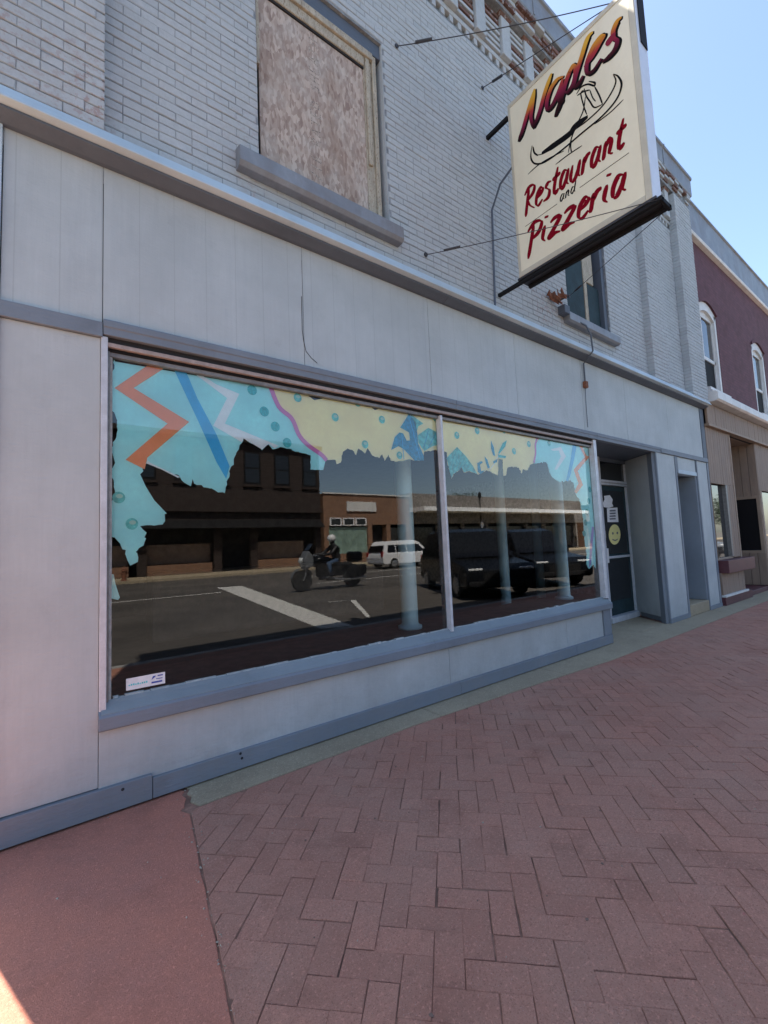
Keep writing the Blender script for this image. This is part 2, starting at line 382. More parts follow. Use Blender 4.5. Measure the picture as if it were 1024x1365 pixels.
MB().box(-12, -1.61, -3.61, 0, -.1, 0).build('concrete_slab', M['concrete'], kind='structure', fix=False)
strip = MB().box(.66, 40, -.24, .02, -.3, -.02).build('concrete_strip', M['sand'], kind='structure', fix=False)
cuts = [.655, 2.57, 4.3, 5.95, 7.75, 9.4, 11.1, 12.9, 14.7, 16.5, 20, 25, 30]
for a, b in zip(cuts, cuts[1:]):
    pts = [(a+.003, ey(a)+.004)]
    pts += [(c, d+.004) for c, d in edge if a < c < b]
    pts += [(b-.003, ey(b)+.004), (b-.006, .03), (a+.001, .03)]
    if a < 1: pts = [(.672, -.256)]+pts[1:-1]+[(.652, .03), (.668, -.04), (.645, -.08), (.66, -.13), (.64, -.18), (.655, -.22)]
    MB().extr([(p, q, .004) for p, q in pts], (0, 0, -.12)).build('concrete_slab', M['concrete'], strip, bevel=.004)

MB().extr([(JA[0]+.012, -.236, -.0052), (JA[0]-.018, -.236, -.0052), (jx(-3.6)-.022, -3.6, -.0052), (jx(-3.6)+.012, -3.6, -.0052)], (0, 0, -.003)).build('joint_gap', M['dark'], side)
# herringbone pavers at 45 degrees
PW = .1045
def clip(poly, a, b, c):       # keep a*x+b*y+c >= 0
    out = []
    for i, p in enumerate(poly):
        q = poly[(i+1) % len(poly)]; dp, dq = a*p[0]+b*p[1]+c, a*q[0]+b*q[1]+c
        if dp >= 0: out.append(p)
        if dp*dq < 0:
            t = dp/(dp-dq); out.append((p[0]+(q[0]-p[0])*t, p[1]+(q[1]-p[1])*t))
    return out
def area(p): return .5*abs(sum(p[i][0]*p[(i+1) % len(p)][1]-p[(i+1) % len(p)][0]*p[i][1] for i in range(len(p))))
ORG = G(586.7, 1052.3)
C45 = math.sqrt(.5)
bricks = []
for i in range(-20, 420):
    for j in range(-420, 420):
        kk = (i-j) % 4
        if kk == 0: r = (i, j, i+2, j+1)
        elif kk == 3: r = (i, j, i+1, j+2)
        else: continue
        cx_, cy_ = (r[0]+r[2])/2*PW, (r[1]+r[3])/2*PW
        X0, Y0 = ORG[0]+(cx_+cy_)*C45*1, ORG[1]+(-cx_+cy_)*C45
        if not (-.1 < X0 < 30 and -3.75 < Y0 < -.1): continue
        g_ = .0007+rs.random()**4*.0042
        ca, sa = C45, C45; an = rs.gauss(0, .012); dx, dy = rs.gauss(0, .0016), rs.gauss(0, .0016)
        q = []
        for u, v in ((r[0]*PW+g_, r[1]*PW+g_), (r[2]*PW-g_, r[1]*PW+g_), (r[2]*PW-g_, r[3]*PW-g_), (r[0]*PW+g_, r[3]*PW-g_)):
            u -= cx_; v -= cy_; u, v = u*math.cos(an)-v*math.sin(an)+cx_, u*math.sin(an)+v*math.cos(an)+cy_
            q.append((ORG[0]+(u+v)*C45+dx, ORG[1]+(-u+v)*C45+dy))
        L = math.hypot(JB[0]-JA[0], JB[1]-JA[1])
        nx, ny = -(JB[1]-JA[1])/L, (JB[0]-JA[0])/L
        q = clip(q, nx, ny, -(nx*JA[0]+ny*JA[1])-.004)
        if q: q = clip(q, 0, 1, 3.61)
        if q:
            e0, e1 = ey(X0-.1), ey(X0+.1); sl_ = (e1-e0)/.2
            q = clip(q, sl_, -1, (e0-sl_*(X0-.1))-.006)
        if len(q) < 3 or area(q) < .0006: continue
        bricks.append((X0, Y0, q))
def paver_geo(q, z, tilt, mb, ox=0, oy=0, tone=None):
    n = len(q); mx, my = sum(p[0] for p in q)/n, sum(p[1] for p in q)/n
    V = []
    for ring, (ins, zz) in enumerate(((0, -.028), (0, z-.0022), (.0022, z))):
        for p in q:
            d = math.hypot(p[0]-mx, p[1]-my) or 1; s_ = 1-ins*1.4/d
            px, py = mx+(p[0]-mx)*s_, my+(p[1]-my)*s_
            V.append((px-ox, py-oy, zz+(tilt[0]*(px-mx)+tilt[1]*(py-my) if ring else 0)+(rs.uniform(-.0006, .0006) if ring else 0)))
    F = [tuple(2*n+i for i in range(n))]
    for rg in (0, 1):
        F += [(rg*n+i, rg*n+(i+1) % n, (rg+1)*n+(i+1) % n, (rg+1)*n+i) for i in range(n)]
    mb.add(V, F, tone)
def shown(p, m=30):
    s = proj(p); return s is not None and -m < s[0] < 1024+m and -m < s[1] < 1365+m
rank = sorted(range(len(bricks)), key=lambda i: (0 if shown((bricks[i][0], bricks[i][1], 0)) else 1, (Vector((bricks[i][0], bricks[i][1], 0))-CAMP).length/max(area(bricks[i][2])/.02, .15)))
ind = set(rank[:298])
rest = MB()
for i, (a, b, q) in enumerate(bricks):
    if (a, b) and area(q) > 0:
        # outward winding
        sgn = sum(q[t][0]*q[(t+1) % len(q)][1]-q[(t+1) % len(q)][0]*q[t][1] for t in range(len(q)))
        if sgn < 0: q = q[::-1]
        z = max(-.0014, min(.0014, rs.gauss(0, .0009))); tl = tuple(max(-.010, min(.010, rs.gauss(0, .005))) for _ in (0, 1))
        if i in ind:
            mb = MB(); paver_geo(q, z, tl, mb, a, b); o = link('paver', mb.me('paver', M['paver']), side); o.location = (a, b, 0)
        else: paver_geo(q, z, tl, rest)
o = link('paver', rest.me('paver_field', M['paver']), side); tag(o, kind='stuff')
MB().box(30, 160, -3.61, .0, -.1, -.002).build('far_pavement', M['paver'], side, fix=False)

# road markings
def flat(name, pts, mat, z=-.126):
    return MB().extr([(a, b, z) for a, b in pts], (0, 0, -.003)).build(name, mat, kind='structure')
flat('crosswalk_line', [(4.15, -4.6), (4.75, -4.4), (6.9, -17.2), (5.9, -17.6)], M['roadpaint'])
flat('stall_line', [(5.50, -5.0), (5.64, -5.08), (7.11, -7.95), (6.97, -8.02)], M['roadpaint'])
flat('stall_line', [(6.97, -8.03), (7.05, -7.97), (6.40, -8.30), (6.36, -8.20)], M['roadpaint'])
flat('lane_line', [(9.4, -14.9), (60, -14.9), (60, -14.75), (9.4, -14.75)], M['roadpaint'])
flat('lane_line', [(-20, -15.0), (5.3, -15.0), (5.3, -14.85), (-20, -14.85)], M['roadpaint'])
flat('lane_line', [(11.0, -19.4), (60, -19.4), (60, -19.25), (11.0, -19.25)], M['roadpaint'])

# =================================================================== GREY SHOP BUILDING
B = empty('shop_building', (0, 0, 0), 'grey painted two storey brick shop building with a wide mural window and boarded upper window', 'building')
XL, XR = -.41, 10.20
# --- brick wall
zones = [(-.41, .21, -.10, 7.95), (.21, 7.86, .0, 7.25), (7.86, 8.46, -.10, 7.95), (8.46, 9.42, .0, 7.25), (9.42, 10.20, -.12, 7.95)]
holes = [(1.215, 2.475, 4.385, 6.25), (5.50, 6.66, 4.40, 6.15)]
core = MB()
for a, b, y, zt in zones:
    seg = [(a, b)]
    for h in holes:
        if a <= h[0] and b >= h[1]:
            seg = [s for (p, q) in seg for s in (((p, h[0]), (h[1], q)) if p < h[0] < q else ((p, q),))]
            core.box(h[0], h[1], y+.005, .32, h[3], zt); core.box(h[0], h[1], y+.005, .32, 3.72, h[2])
    for p, q in seg:
        if y < 0: core.box(p+.014, q-.014, y+.006, .008, 3.99, zt)
        core.box(p, q, .005, .32, 3.72, zt)
core.box(XL, XL+.3, .06, 9, -.1, 8.1)
core.box(XR-.3, XR-.006, .42, 9, -.1, 8.1); core.box(XL, XR-.01, 8.9, 9.2, -.1, 8.1)
core.box(XL+.3, XR-.31, .32, 8.9, 7.6, 7.8)
wall = core.build('brick_wall', M['mortar'], B, fix=False)
CR = .0635
rb = random.Random(11)
cells = []
for a, b, y, zt in zones:
    row = 0; z = 3.86
    while z+CR < zt+.01:
        L = .104 if row % 7 == 6 else .208
        off = (L/2 if row % 2 else 0)
        xs = a-off
        while xs < b:
            x0, x1 = max(xs, a), min(xs+L, b)
            parts = [(x0, x1)]
            for h in holes:
                if z < h[3] and z+CR > h[2]:
                    np_ = []
                    for p, q in parts:
                        if q <= h[0] or p >= h[1]: np_.append((p, q))
                        else:
                            if p < h[0]: np_.append((p, h[0]))
                            if q > h[1]: np_.append((h[1], q))
                    parts = np_
            for p, q in parts:
                if q-p > .025: cells.append((p, q, z, y, .012 if y == 0 else -y+.01))
            xs += L
        z += CR; row += 1
def brick_geo(mb, w_, h_, d_, ox, oy, oz, r, tone=None, ch=.004):
    V = []
    for ring in range(3):
        yy = d_ if ring == 0 else (ch if ring == 1 else 0); ins = ch if ring == 2 else 0
        for (sx, sz) in ((0, 0), (1, 0), (1, 1), (0, 1)):
            V.append((ox+(ins if sx == 0 else w_-ins)+r.uniform(-.0012, .0012), oy+yy+(r.uniform(-.0014, .0014) if ring else 0), oz+(ins if sz == 0 else h_-ins)+r.uniform(-.001, .001)))
    F = [(8, 9, 10, 11)]
    for rg in (0, 1):
        F += [(rg*4+i, rg*4+(i+1) % 4, (rg+1)*4+(i+1) % 4, (rg+1)*4+i) for i in range(4)]
    mb.add(V, F, tone)
def cell_vis(c):
    s = proj(((c[0]+c[1])/2, c[3], c[2]+.03))
    return s is not None and -10 < s[0] < 1034 and -10 < s[1] < 1375 and c[2] > 4.0
rank = sorted(range(len(cells)), key=lambda i: (0 if cell_vis(cells[i]) else 1, (Vector((cells[i][0], cells[i][3], cells[i][2]))-CAMP).length))
ind = set(rank[:200])
variants = []
for k_ in range(14):
    mb = MB(); brick_geo(mb, 1, 1, 1, 0, 0, 0, random.Random(k_), 0.0, 0)
    # unit brick re-made at true size so that chamfers keep their size
    mb = MB(); brick_geo(mb, .200, .0535, .112 if k_ > 9 else .018, 0, 0, 0, random.Random(k_+50), 0.0); variants.append(mb.me('brick', M['brick']))
rest = MB()
for i, (p, q, z, y, d) in enumerate(cells):
    jv = .0003+rb.random()**2*.0022; jh = .0022+rb.random()**1.5*.0034
    oy = y+rb.gauss(0, .0012)
    if i in ind:
        o = link('brick', variants[rb.randrange(10) if y == 0 else rb.randrange(10, 14)], wall)
        o.location = (p+jv, oy, z+jh); o.scale = ((q-p-2*jv)/.200, 1, (CR-2*jh)/.0535)
        o.rotation_euler = (rb.gauss(0, .006), rb.gauss(0, .004), rb.gauss(0, .003))
    else: brick_geo(rest, q-p-2*jv, CR-2*jh, d+.006, p+jv, oy, z+jh, rb)
tag(link('brick', rest.me('brick_field', M['brick']), wall), kind='stuff')

# --- brick cornice: dark pockets, blocks, louvred panels between piers, decayed brick, sheet-metal parapet
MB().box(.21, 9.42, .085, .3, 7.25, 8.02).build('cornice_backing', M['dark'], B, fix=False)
x = .25; n = 0
while x < 9.36:
    if x < 7.8 or x > 8.5:
        bx('dentil', M['brick'], B, x, x+.056, .0, .084, 7.256, 7.337, .004)
    x += .1345
for a, b in ((.21, 7.86), (8.46, 9.42)):
    bx('brick_course', M['brick'], B, a, b, -.006, .084, 7.338, 7.40, .006)
x = .60; px_ = []
while x < 9.4:
    if x < 7.7 or 8.6 < x < 9.3: px_.append(x)
    x += .48
prev = .21
for i, x in enumerate(px_+[9.42]):
    if i < len(px_):
        bx('brick_pier', M['brick'], B, x-.085, x+.085, -.06, .084, 7.402, 7.92, .006)
        MB().extr([(x-.085, -.058, 7.92), (x+.085, -.058, 7.92), (x+.16, -.10, 8.0), (x-.16, -.10, 8.0)], (0, .12, 0)).build('brick_corbel', M['rustbrick'], B, bevel=.005)
    s0, s1 = prev, (x-.088 if i < len(px_) else x)
    prev = x+.088
    if s1-s0 > .9: continue
    for r_ in range(7):
        z = 7.42+r_*.078
        bx('brick_course', M['brick'] if rb.random() < .85 else M['rustbrick'], B, s0+.004, s1-.004, -.030+rb.uniform(-.004, .004), .03, z, z+.043, .005)
cf = MB()
for (a, b) in ((-.41, 10.2),):
    x = a
    while x < b-.02:
        L = min(.20+rb.uniform(-.01, .012), b-x)
        for rw in range(3):
            if rb.random() < .12: continue
            if x < 3.9:
                cf.box(x+.003, x+L-.003, -.125-.018*rw+rb.uniform(-.02, .01), .1, 8.004+rw*.062, 8.058+rw*.062); continue
            bx('brick', M['rustbrick'] if rb.random() < .5 else M['brick'], B, x+.003, x+L-.003, -.125-.018*rw+rb.uniform(-.02, .01), .1, 8.004+rw*.062, 8.058+rw*.062, .006)
        x += L
tag(cf.build('brick_field', M['rustbrick'], B), kind='stuff')
MB().box(-.40, 10.19, -.10, .31, 7.955, 8.19).build('brick_core', M['mortar'], B, fix=False)
par = MB().prof([(-.16, 8.19), (-.17, 8.21), (-.17, 8.52), (-.195, 8.535), (-.195, 8.585), (.32, 8.585), (.32, 8.19)], XL-.03, XR+.06).build('parapet', M['grey_metal'], B, bevel=.004)
for x in (.9, 2.9, 4.9, 6.9, 8.9):
    bx('seam', M['grey_metal'], par, x, x+.03, -.181, -.17, 8.215, 8.495, .002)
    bx('seam', M['grey_metal'], par, x, x+.03, -.206, -.195, 8.54, 8.58, .002)

# --- storefront moulding
corn = MB().prof([(.10, 3.99), (-.085, 3.99), (-.10, 3.982), (-.148, 3.895), (-.15, 3.882), (-.11, 3.873), (-.04, 3.86), (.0, 3.845), (.10, 3.845)], XL-.02, XR+.04)
corn = corn.build('cornice_moulding', M['fascia'], B, bevel=.003, label='pale grey blue moulding running above the shopfront panels')
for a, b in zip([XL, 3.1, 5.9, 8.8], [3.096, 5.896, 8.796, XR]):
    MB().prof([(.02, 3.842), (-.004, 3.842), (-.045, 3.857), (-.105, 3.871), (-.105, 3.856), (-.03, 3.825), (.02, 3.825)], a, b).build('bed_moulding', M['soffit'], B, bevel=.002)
# --- fascia panels
joints = [-.255, .213, 1.55, 2.90, 4.25, 5.69, 6.93, 8.45, 10.0]
for a, b in zip(joints, joints[1:]):
    mb = MB(); mb.box(a+.002, b-.002, .002, .05, 2.79, 3.85)
    o = mb.build('facade_panel', M['panel'], B, .0015, fix=False)
for j in joints[1:-1]:
    MB().box(j-.004, j+.004, .006, .05, 2.84, 3.84).build('panel_joint', M['dark'], B, fix=False)
# shallow cracks in two panels
cr = [W(*p) for p in ((402, 395), (403, 440), (405, 455), (408, 468), (415, 477), (423, 484))]
for t in range(len(cr)-1):
    pass
ck = MB().tube([(a, -.0002, b) for a, b in cr], .0022, 5).build('panel_crack', M['dark'], B)
# --- header trim
zt0 = 2.745
bx('trim_board', M['trim'], B, XL, .212, -.022, .05, 2.732, 2.822, .003)
for a, b in ((.216, 3.2), (3.203, 5.95), (5.953, 8.02)):
    MB().prof([(.05, 2.846), (-.020, 2.846), (-.028, 2.838), (-.028, 2.80), (-.022, 2.795), (-.022, 2.750), (.05, 2.750)], a, b).build('trim_board', M['trim'], B, bevel=.002)
bx('trim_board', M['trim'], B, 8.0, 10.12, -.034, .05, 2.755, 2.835, .003)
# --- left pier panel, corner boards
bx('facade_panel', M['panel_lo'], B, -.252, .203, .002, .05, .155, 2.730, .0015)
bx('corner_board', M['trim'], B, XL, -.255, -.018, .05, .155, 2.730, .003)
bx('corner_board', M['fascia'], B, XL, -.258, -.018, .05, 2.824, 3.84, .003)
MB().box(XL+.01, XL+.05, .05, .4, 0, 3.8).build('side_wall', M['panel_lo'], B, fix=False)
# base boards
bx('base_board', M['trim'], B, XL, .47, -.024, .05, .012, .150, .004)
bx('base_board', M['trim'], B, .473, 3.05, -.022, .05, .012, .128, .004)
bx('base_board', M['trim'], B, 3.054, 5.05, -.022, .05, .012, .125, .004)
bx('base_board', M['trim'], B, 5.054, 5.945, -.022, .05, .012, .125, .004)
for p in ((163, 1050), (319, 1003), (321, 1009)):
    a, b = W(*p); MB().lathe((a, -.0245, b), [(.009, 0), (.007, .004)], 8, 'y').build('nail_hole', M['dark'], B)
# stall riser
for a, b in ((.206, 2.94), (2.944, 4.9), (4.904, 5.75)):
    bx('riser_panel', M['panel_lo'], B, a, b, .002, .05, .126, .462, .0015)
bx('trim_board', M['trim'], B, 5.752, 5.94, -.016, .05, .127, .458, .003)
MB().box(.2, 5.93, .052, .12, .0, .53).build('riser_backing', M['dark'], B, fix=False)
# window ledge
sillm = MB().prof([(.052, .600), (.038, .604), (.020, .585), (-.040, .545), (-.048, .535), (-.048, .470), (-.040, .462), (.052, .462)], .203, 5.945)
sill = sillm.build('window_ledge', M['trim'], B, bevel=.003)
MB().prof([(.050, .606), (.036, .610), (.018, .592), (-.036, .552), (-.036, .548), (.05, .6)], .215, 5.93).build('ledge_flashing', M['ledge'], sill, bevel=.001)
pm = MB(); x = .275
while x < 5.85:
    L = rs.uniform(.03, .11); h_ = rs.uniform(.004, .014)
    pm.add([(x, .034, .600), (x+L, .034, .600), (x+L, .062, .604), (x, .062, .604), (x+.004, .044, .606+h_), (x+L-.004, .044, .606+h_*rs.uniform(.6, 1.2)), (x+L, .062, .608+h_), (x, .062, .608+h_)],
           [(0,3,2,1),(4,5,6,7),(0,1,5,4),(1,2,6,5),(2,3,7,6),(3,0,4,7)]); x += L*.97
tag(pm.build('putty', M['putty'], sill), kind='stuff')

# --- shop window
GY = .060
win = MB()
win.box(.205, .240, -.010, .06, .538, 2.742)                       # bright aluminium jamb
fr_ = win.build('window_frame', M['alu'], B, .003, fix=False, label='aluminium frame of the wide mural window')
def sub(name, mat, x0, x1, y0, y1, z0, z1, bv=.002, **k): return bx(name, mat, fr_, x0, x1, y0, y1, z0, z1, bv, **k)
sub('jamb', M['alu_dark'], .2405, .253, .022, .07, .60, 2.70)
sub('jamb', M['putty'], .2535, .268, .036, .07, .60, 2.68)
sub('head_strip', M['dark'], .241, 5.864, .012, .1, 2.716, 2.749)  # near-black strip stands in for the shadow under the header trim
sub('head_strip', M['salmon'], .241, 5.864, -.004, .05, 2.686, 2.712)
sub('head_strip', M['black'], .241, 5.864, .02, .06, 2.668, 2.686)
sub('head_strip', M['alu_dark'], .2535, 5.864, .030, .07, 2.640, 2.668)
sub('jamb', M['alu'], 5.865, 5.935, -.008, .07, .60, 2.742)
sub('pane', M['glass'], .262, 3.0, GY, GY+.0001, .600, 2.655, 0, label='left pane with the torn cyan and yellow mural')
sub('pane', M['glass'], 3.02, 5.87, GY, GY+.0001, .600, 2.655, 0, label='right pane with leaf shapes left of the door')
for n_ in fr_.children:
    if n_.name.startswith('pane'):
        # a single sheet, its thickness is in the shader
        xs_ = [v.co.x for v in n_.data.vertices]; zs_ = [v.co.z for v in n_.data.vertices]
        me_ = bpy.data.meshes.new('pane'); me_.from_pydata([(min(xs_), GY, min(zs_)), (max(xs_), GY, min(zs_)), (max(xs_), GY, max(zs_)), (min(xs_), GY, max(zs_))], [], [(0, 1, 2, 3)])
        me_.materials.append(M['glass']); n_.data = me_
sub('mullion', M['alu'], 2.994, 3.021, .0, .075, .590, 2.668, .004, label='white metal bar between the two panes')

# mural paint on the inner face of the glass
ZA = lambda p: (130+p[0]/3.531, 440+p[1]/3.531)
ZB = lambda p: (350+p[0]/4.096, 480+p[1]/4.096)
ZC = lambda p: (580+p[0]/4.265, 540+p[1]/4.265)
ZD = lambda p: (140+p[0]/3.413, 560+p[1]/3.413)
ZE = lambda p: (620+p[0]/5.12, 540+p[1]/5.12)
tear = random.Random(21)
def ragged(pts, amp):      # adds torn teeth along a polyline
    out = []
    for a, b in zip(pts, pts[1:]):
        d = math.hypot(b[0]-a[0], b[1]-a[1]); n_ = max(1, int(d/.018))
        for i in range(n_):
            t = i/n_; out.append((a[0]+(b[0]-a[0])*t+tear.gauss(0, amp)*(i > 0), a[1]+(b[1]-a[1])*t+tear.gauss(0, amp)*(i > 0)))
    out.append(pts[-1]); return out
def PW_(Z, pts, Y): return [W(*Z(p), Y=Y) for p in pts]
def paint(name, poly, mat, layer, label=None):
    y = GY+.012-.0013*layer
    from mathutils.geometry import tessellate_polygon
    pts = []
    for p in poly:
        if not pts or (abs(p[0]-pts[-1][0])+abs(p[1]-pts[-1][1])) > .0004: pts.append(p)
    tr = tessellate_polygon([[Vector((a, b, 0)) for a, b in pts]])
    V = [(a, y, b) for a, b in pts]; F = []
    for t in tr:
        A_, B_, C_ = (pts[i] for i in t)
        F.append(tuple(t) if (B_[0]-A_[0])*(C_[1]-A_[1])-(B_[1]-A_[1])*(C_[0]-A_[0]) > 0 else (t[0], t[2], t[1]))
    return MB().add(V, F).build(name, mat, fr_, label=label, fix=False)
Y0 = GY+.01
TOPZ = 2.654
def top(Z, x): return (W(*Z((x, 0)), Y=Y0)[0], TOPZ)
# cyan, left pane (one connected torn sheet)
xm = W(*ZA((815, 260)), Y=Y0)[0]
cy = [(.285, 2.63), (xm+.01, 2.645)]
cy += PW_(ZB, [(50, 160), (95, 265), (160, 330), (205, 420), (250, 470), (320, 520), (345, 545)], Y0)
cy += ragged(PW_(ZB, [(345, 548), (340, 570), (333, 600), (262, 598), (262, 515)], Y0), .003)
cy += ragged(PW_(ZA, [(1003, 590), (900, 558), (860, 550), (835, 560), (805, 538), (775, 566), (760, 545), (715, 528), (688, 508), (655, 575), (632, 640), (615, 700), (600, 765)], Y0), .004)
cy += ragged(PW_(ZA, [(600, 768), (530, 745), (500, 740), (455, 722), (448, 700), (440, 735), (405, 715), (385, 685), (355, 678), (300, 655), (235, 625), (200, 680)], Y0), .005)
cy += PW_(ZD, [(160, 245), (185, 300), (225, 365), (282, 425)], Y0)
cy += ragged(PW_(ZD, [(282, 425), (262, 475), (210, 478), (160, 482), (190, 512), (180, 555), (140, 600), (152, 625), (150, 645), (115, 662), (92, 610), (68, 560), (32, 532)], Y0), .005)
cy += ragged(PW_(ZD, [(30, 400), (28, 380), (48, 335), (32, 260), (28, 230), (46, 195)], Y0), .003)
cy += ragged(PW_(ZA, [(65, 560), (84, 515), (95, 470), (85, 405), (64, 375), (62, 230), (80, 165), (68, 120)], Y0), .003)
paint('mural_film', cy, M['cyan'], 0, 'torn cyan painted film on the left of the window')
paint('mural_film', PW_(ZD, [(23, 700), (40, 702), (46, 740), (68, 808), (60, 818), (30, 812), (24, 780)], Y0), M['cyan'], 0, 'small torn scrap of cyan film low at the left edge')
# yellow, left pane
ye = [(xm+.012, 2.645), (1.60, 2.645), (1.66, 2.615), (1.75, 2.645), (2.22, 2.645), (2.26, 2.625), (2.31, 2.645), (2.985, 2.645)]
ye += ragged(PW_(ZB, [(975, 490), (935, 492), (885, 498), (880, 545), (830, 548), (800, 540), (775, 548), (735, 555), (700, 548), (690, 515), (668, 550), (655, 515), (640, 535), (600, 520), (575, 480), (560, 510), (545, 495), (525, 482), (512, 520), (490, 490), (465, 482), (440, 500), (428, 560), (405, 568), (400, 545), (365, 545)], Y0), .003)
ye += list(reversed(PW_(ZB, [(50, 160), (95, 265), (160, 330), (205, 420), (250, 470), (320, 520), (345, 545)], Y0)))
paint('mural_film', ye, M['yellow'], 0, 'torn pale yellow film in the middle of the window')
# yellow + cyan, right pane
ye2 = [(3.034, 2.645)]+[(W(*ZC((590, 155)), Y=Y0)[0], 2.645)]+PW_(ZC, [(575, 220), (568, 280), (562, 330)], Y0)
ye2 += ragged(PW_(ZC, [(562, 330), (545, 338), (528, 370), (500, 368), (492, 390), (478, 355), (440, 350), (412, 358), (405, 400), (390, 402), (385, 310), (362, 305), (358, 400), (325, 385), (295, 370), (245, 395), (195, 375), (165, 385), (150, 350), (140, 370), (105, 392), (95, 418), (88, 380), (72, 340), (68, 270), (55, 262)], Y0), .004)
ye2 += [(3.034, 2.18)]
paint('mural_film', ye2, M['yellow'], 0, 'torn yellow film with leaves right of the centre bar')
rc = [(W(*ZC((591, 155)), Y=Y0)[0], 2.645), (5.862, 2.645), (5.862, 2.3), (5.862, 1.4)]
rc += ragged(PW_(ZC, [(915, 930), (900, 908), (878, 932), (862, 905), (862, 840), (850, 765), (845, 680), (835, 600), (822, 535), (800, 505), (788, 440), (770, 428), (745, 430), (710, 437), (672, 415), (652, 385), (640, 335), (625, 325), (608, 325), (565, 333)], Y0), .005)
rc += PW_(ZC, [(569, 280), (576, 220)], Y0)
paint('mural_film', rc, M['cyan'], 0, 'cyan film running down beside the door')
def band(pts, wd):         # polyline in photo-plane metres to a constant-width band
    L, R = [], []
    for i, p in enumerate(pts):
        a = pts[max(i-1, 0)]; b = pts[min(i+1, len(pts)-1)]
        def nrm(u, v):
            d = math.hypot(v[0]-u[0], v[1]-u[1]) or 1; return (-(v[1]-u[1])/d, (v[0]-u[0])/d)
        n1 = nrm(a, p) if i else nrm(p, b); n2 = nrm(p, b) if i < len(pts)-1 else n1
        nx, nz = (n1[0]+n2[0])/2, (n1[1]+n2[1])/2; d = nx*nx+nz*nz; nx /= max(d, .3); nz /= max(d, .3)
        wv = wd[i] if isinstance(wd, (list, tuple)) else wd
        L.append((p[0]+nx*wv/2, p[1]+nz*wv/2)); R.append((p[0]-nx*wv/2, p[1]-nz*wv/2))
    return L+R[::-1]
def smoothp(P, n=6):
    out = []
    for i in range(len(P)-1):
        p0, p1, p2, p3 = P[max(i-1, 0)], P[i], P[i+1], P[min(i+2, len(P)-1)]
        for k in range(n):
            t = k/n; out.append(tuple(.5*((2*p1[c])+(-p0[c]+p2[c])*t+(2*p0[c]-5*p1[c]+4*p2[c]-p3[c])*t*t+(-p0[c]+3*p1[c]-3*p2[c]+p3[c])*t**3) for c in range(2)))
    return out+[P[-1]]
paint('zigzag', PW_(ZA, [(262, 148), (345, 160), (170, 272), (432, 432), (235, 600), (222, 655), (132, 610), (330, 440), (80, 272)], Y0), M['orange'], 1, 'orange zigzag on the cyan film')
paint('stripe', PW_(ZA, [(352, 168), (410, 178), (470, 320), (560, 490), (622, 640), (606, 700), (560, 620), (480, 440), (400, 270)], Y0), M['blue'], 1, 'blue slanted stripe on the cyan film')
paint('zigzag', PW_(ZA, [(440, 188), (480, 205), (560, 255), (668, 300), (600, 440), (855, 545), (835, 556), (805, 536), (775, 562), (715, 526), (688, 510), (680, 528), (545, 450), (610, 320), (470, 215)], Y0), M['palewhite'], 1, 'pale white zigzag beside the blue stripe')
paint('zigzag', PW_(ZA, [(235, 612), (250, 625), (390, 692), (378, 695), (300, 655), (232, 628)], Y0), M['palewhite'], 1)
for nm, P_, wd in (('wavy_line', [(45, 150), (90, 255), (160, 320), (200, 410), (250, 465), (320, 515), (350, 548)], .036),):
    paint(nm, band(smoothp(PW_(ZB, P_, Y0)), wd), M['magenta'], 2, 'magenta wavy line where cyan meets yellow')
paint('wavy_line', band(smoothp(PW_(ZC, [(590, 160), (572, 220), (572, 275), (562, 328)], Y0)), .03), M['magenta'], 2)
def dots(Z, L, mat, r=.036):
    for p in L:
        a, b = W(*Z(p), Y=Y0)
        paint('dot', [(a+r*math.cos(t*math.pi/8), b+r*1.05*math.sin(t*math.pi/8)) for t in range(16)], mat, 2)
        if mat is M['teal2']:
            paint('dot_highlight', [(a+r*.1+r*.55*math.cos(t*math.pi/5), b+r*.25+r*.4*math.sin(t*math.pi/5)) for t in range(10)], M['lightdot'], 3)
dots(ZA, [(728, 282), (785, 383), (837, 454), (893, 530)], M['teal_dot'])
dots(ZA, [(100, 788), (162, 912)], M['teal2'], .034)
dots(ZB, [(192, 205), (397, 312), (520, 232), (652, 325), (560, 460), (748, 520), (942, 315)], M['teal2'], .034)
dots(ZC, [(124, 172), (240, 146), (392, 142), (449, 262), (534, 222), (648, 218), (556, 158)], M['teal2'], .036)
dots(ZC, [(880, 480), (874, 545), (864, 608), (857, 668), (848, 730)], M['teal_dot'], .04)
paint('stripe', PW_(ZE, [(740, 240), (768, 245), (745, 370), (722, 470), (705, 522), (690, 515), (722, 370)], Y0), M['blue'], 1, 'blue stripe on the right cyan film')
paint('zigzag', PW_(ZE, [(765, 250), (790, 258), (830, 345), (852, 350), (770, 450), (806, 545), (762, 605), (745, 590), (775, 535), (742, 440), (818, 355)], Y0), M['orange'], 1, 'salmon zigzag on the right cyan film')
paint('zigzag', PW_(ZE, [(585, 300), (655, 285), (690, 350), (630, 440), (610, 440), (655, 350), (640, 310), (600, 312)], Y0), M['palewhite'], 1)
paint('stripe', PW_(ZC, [(893, 690), (905, 695), (888, 905), (876, 925), (882, 800)], Y0), M['lilac'], 1)
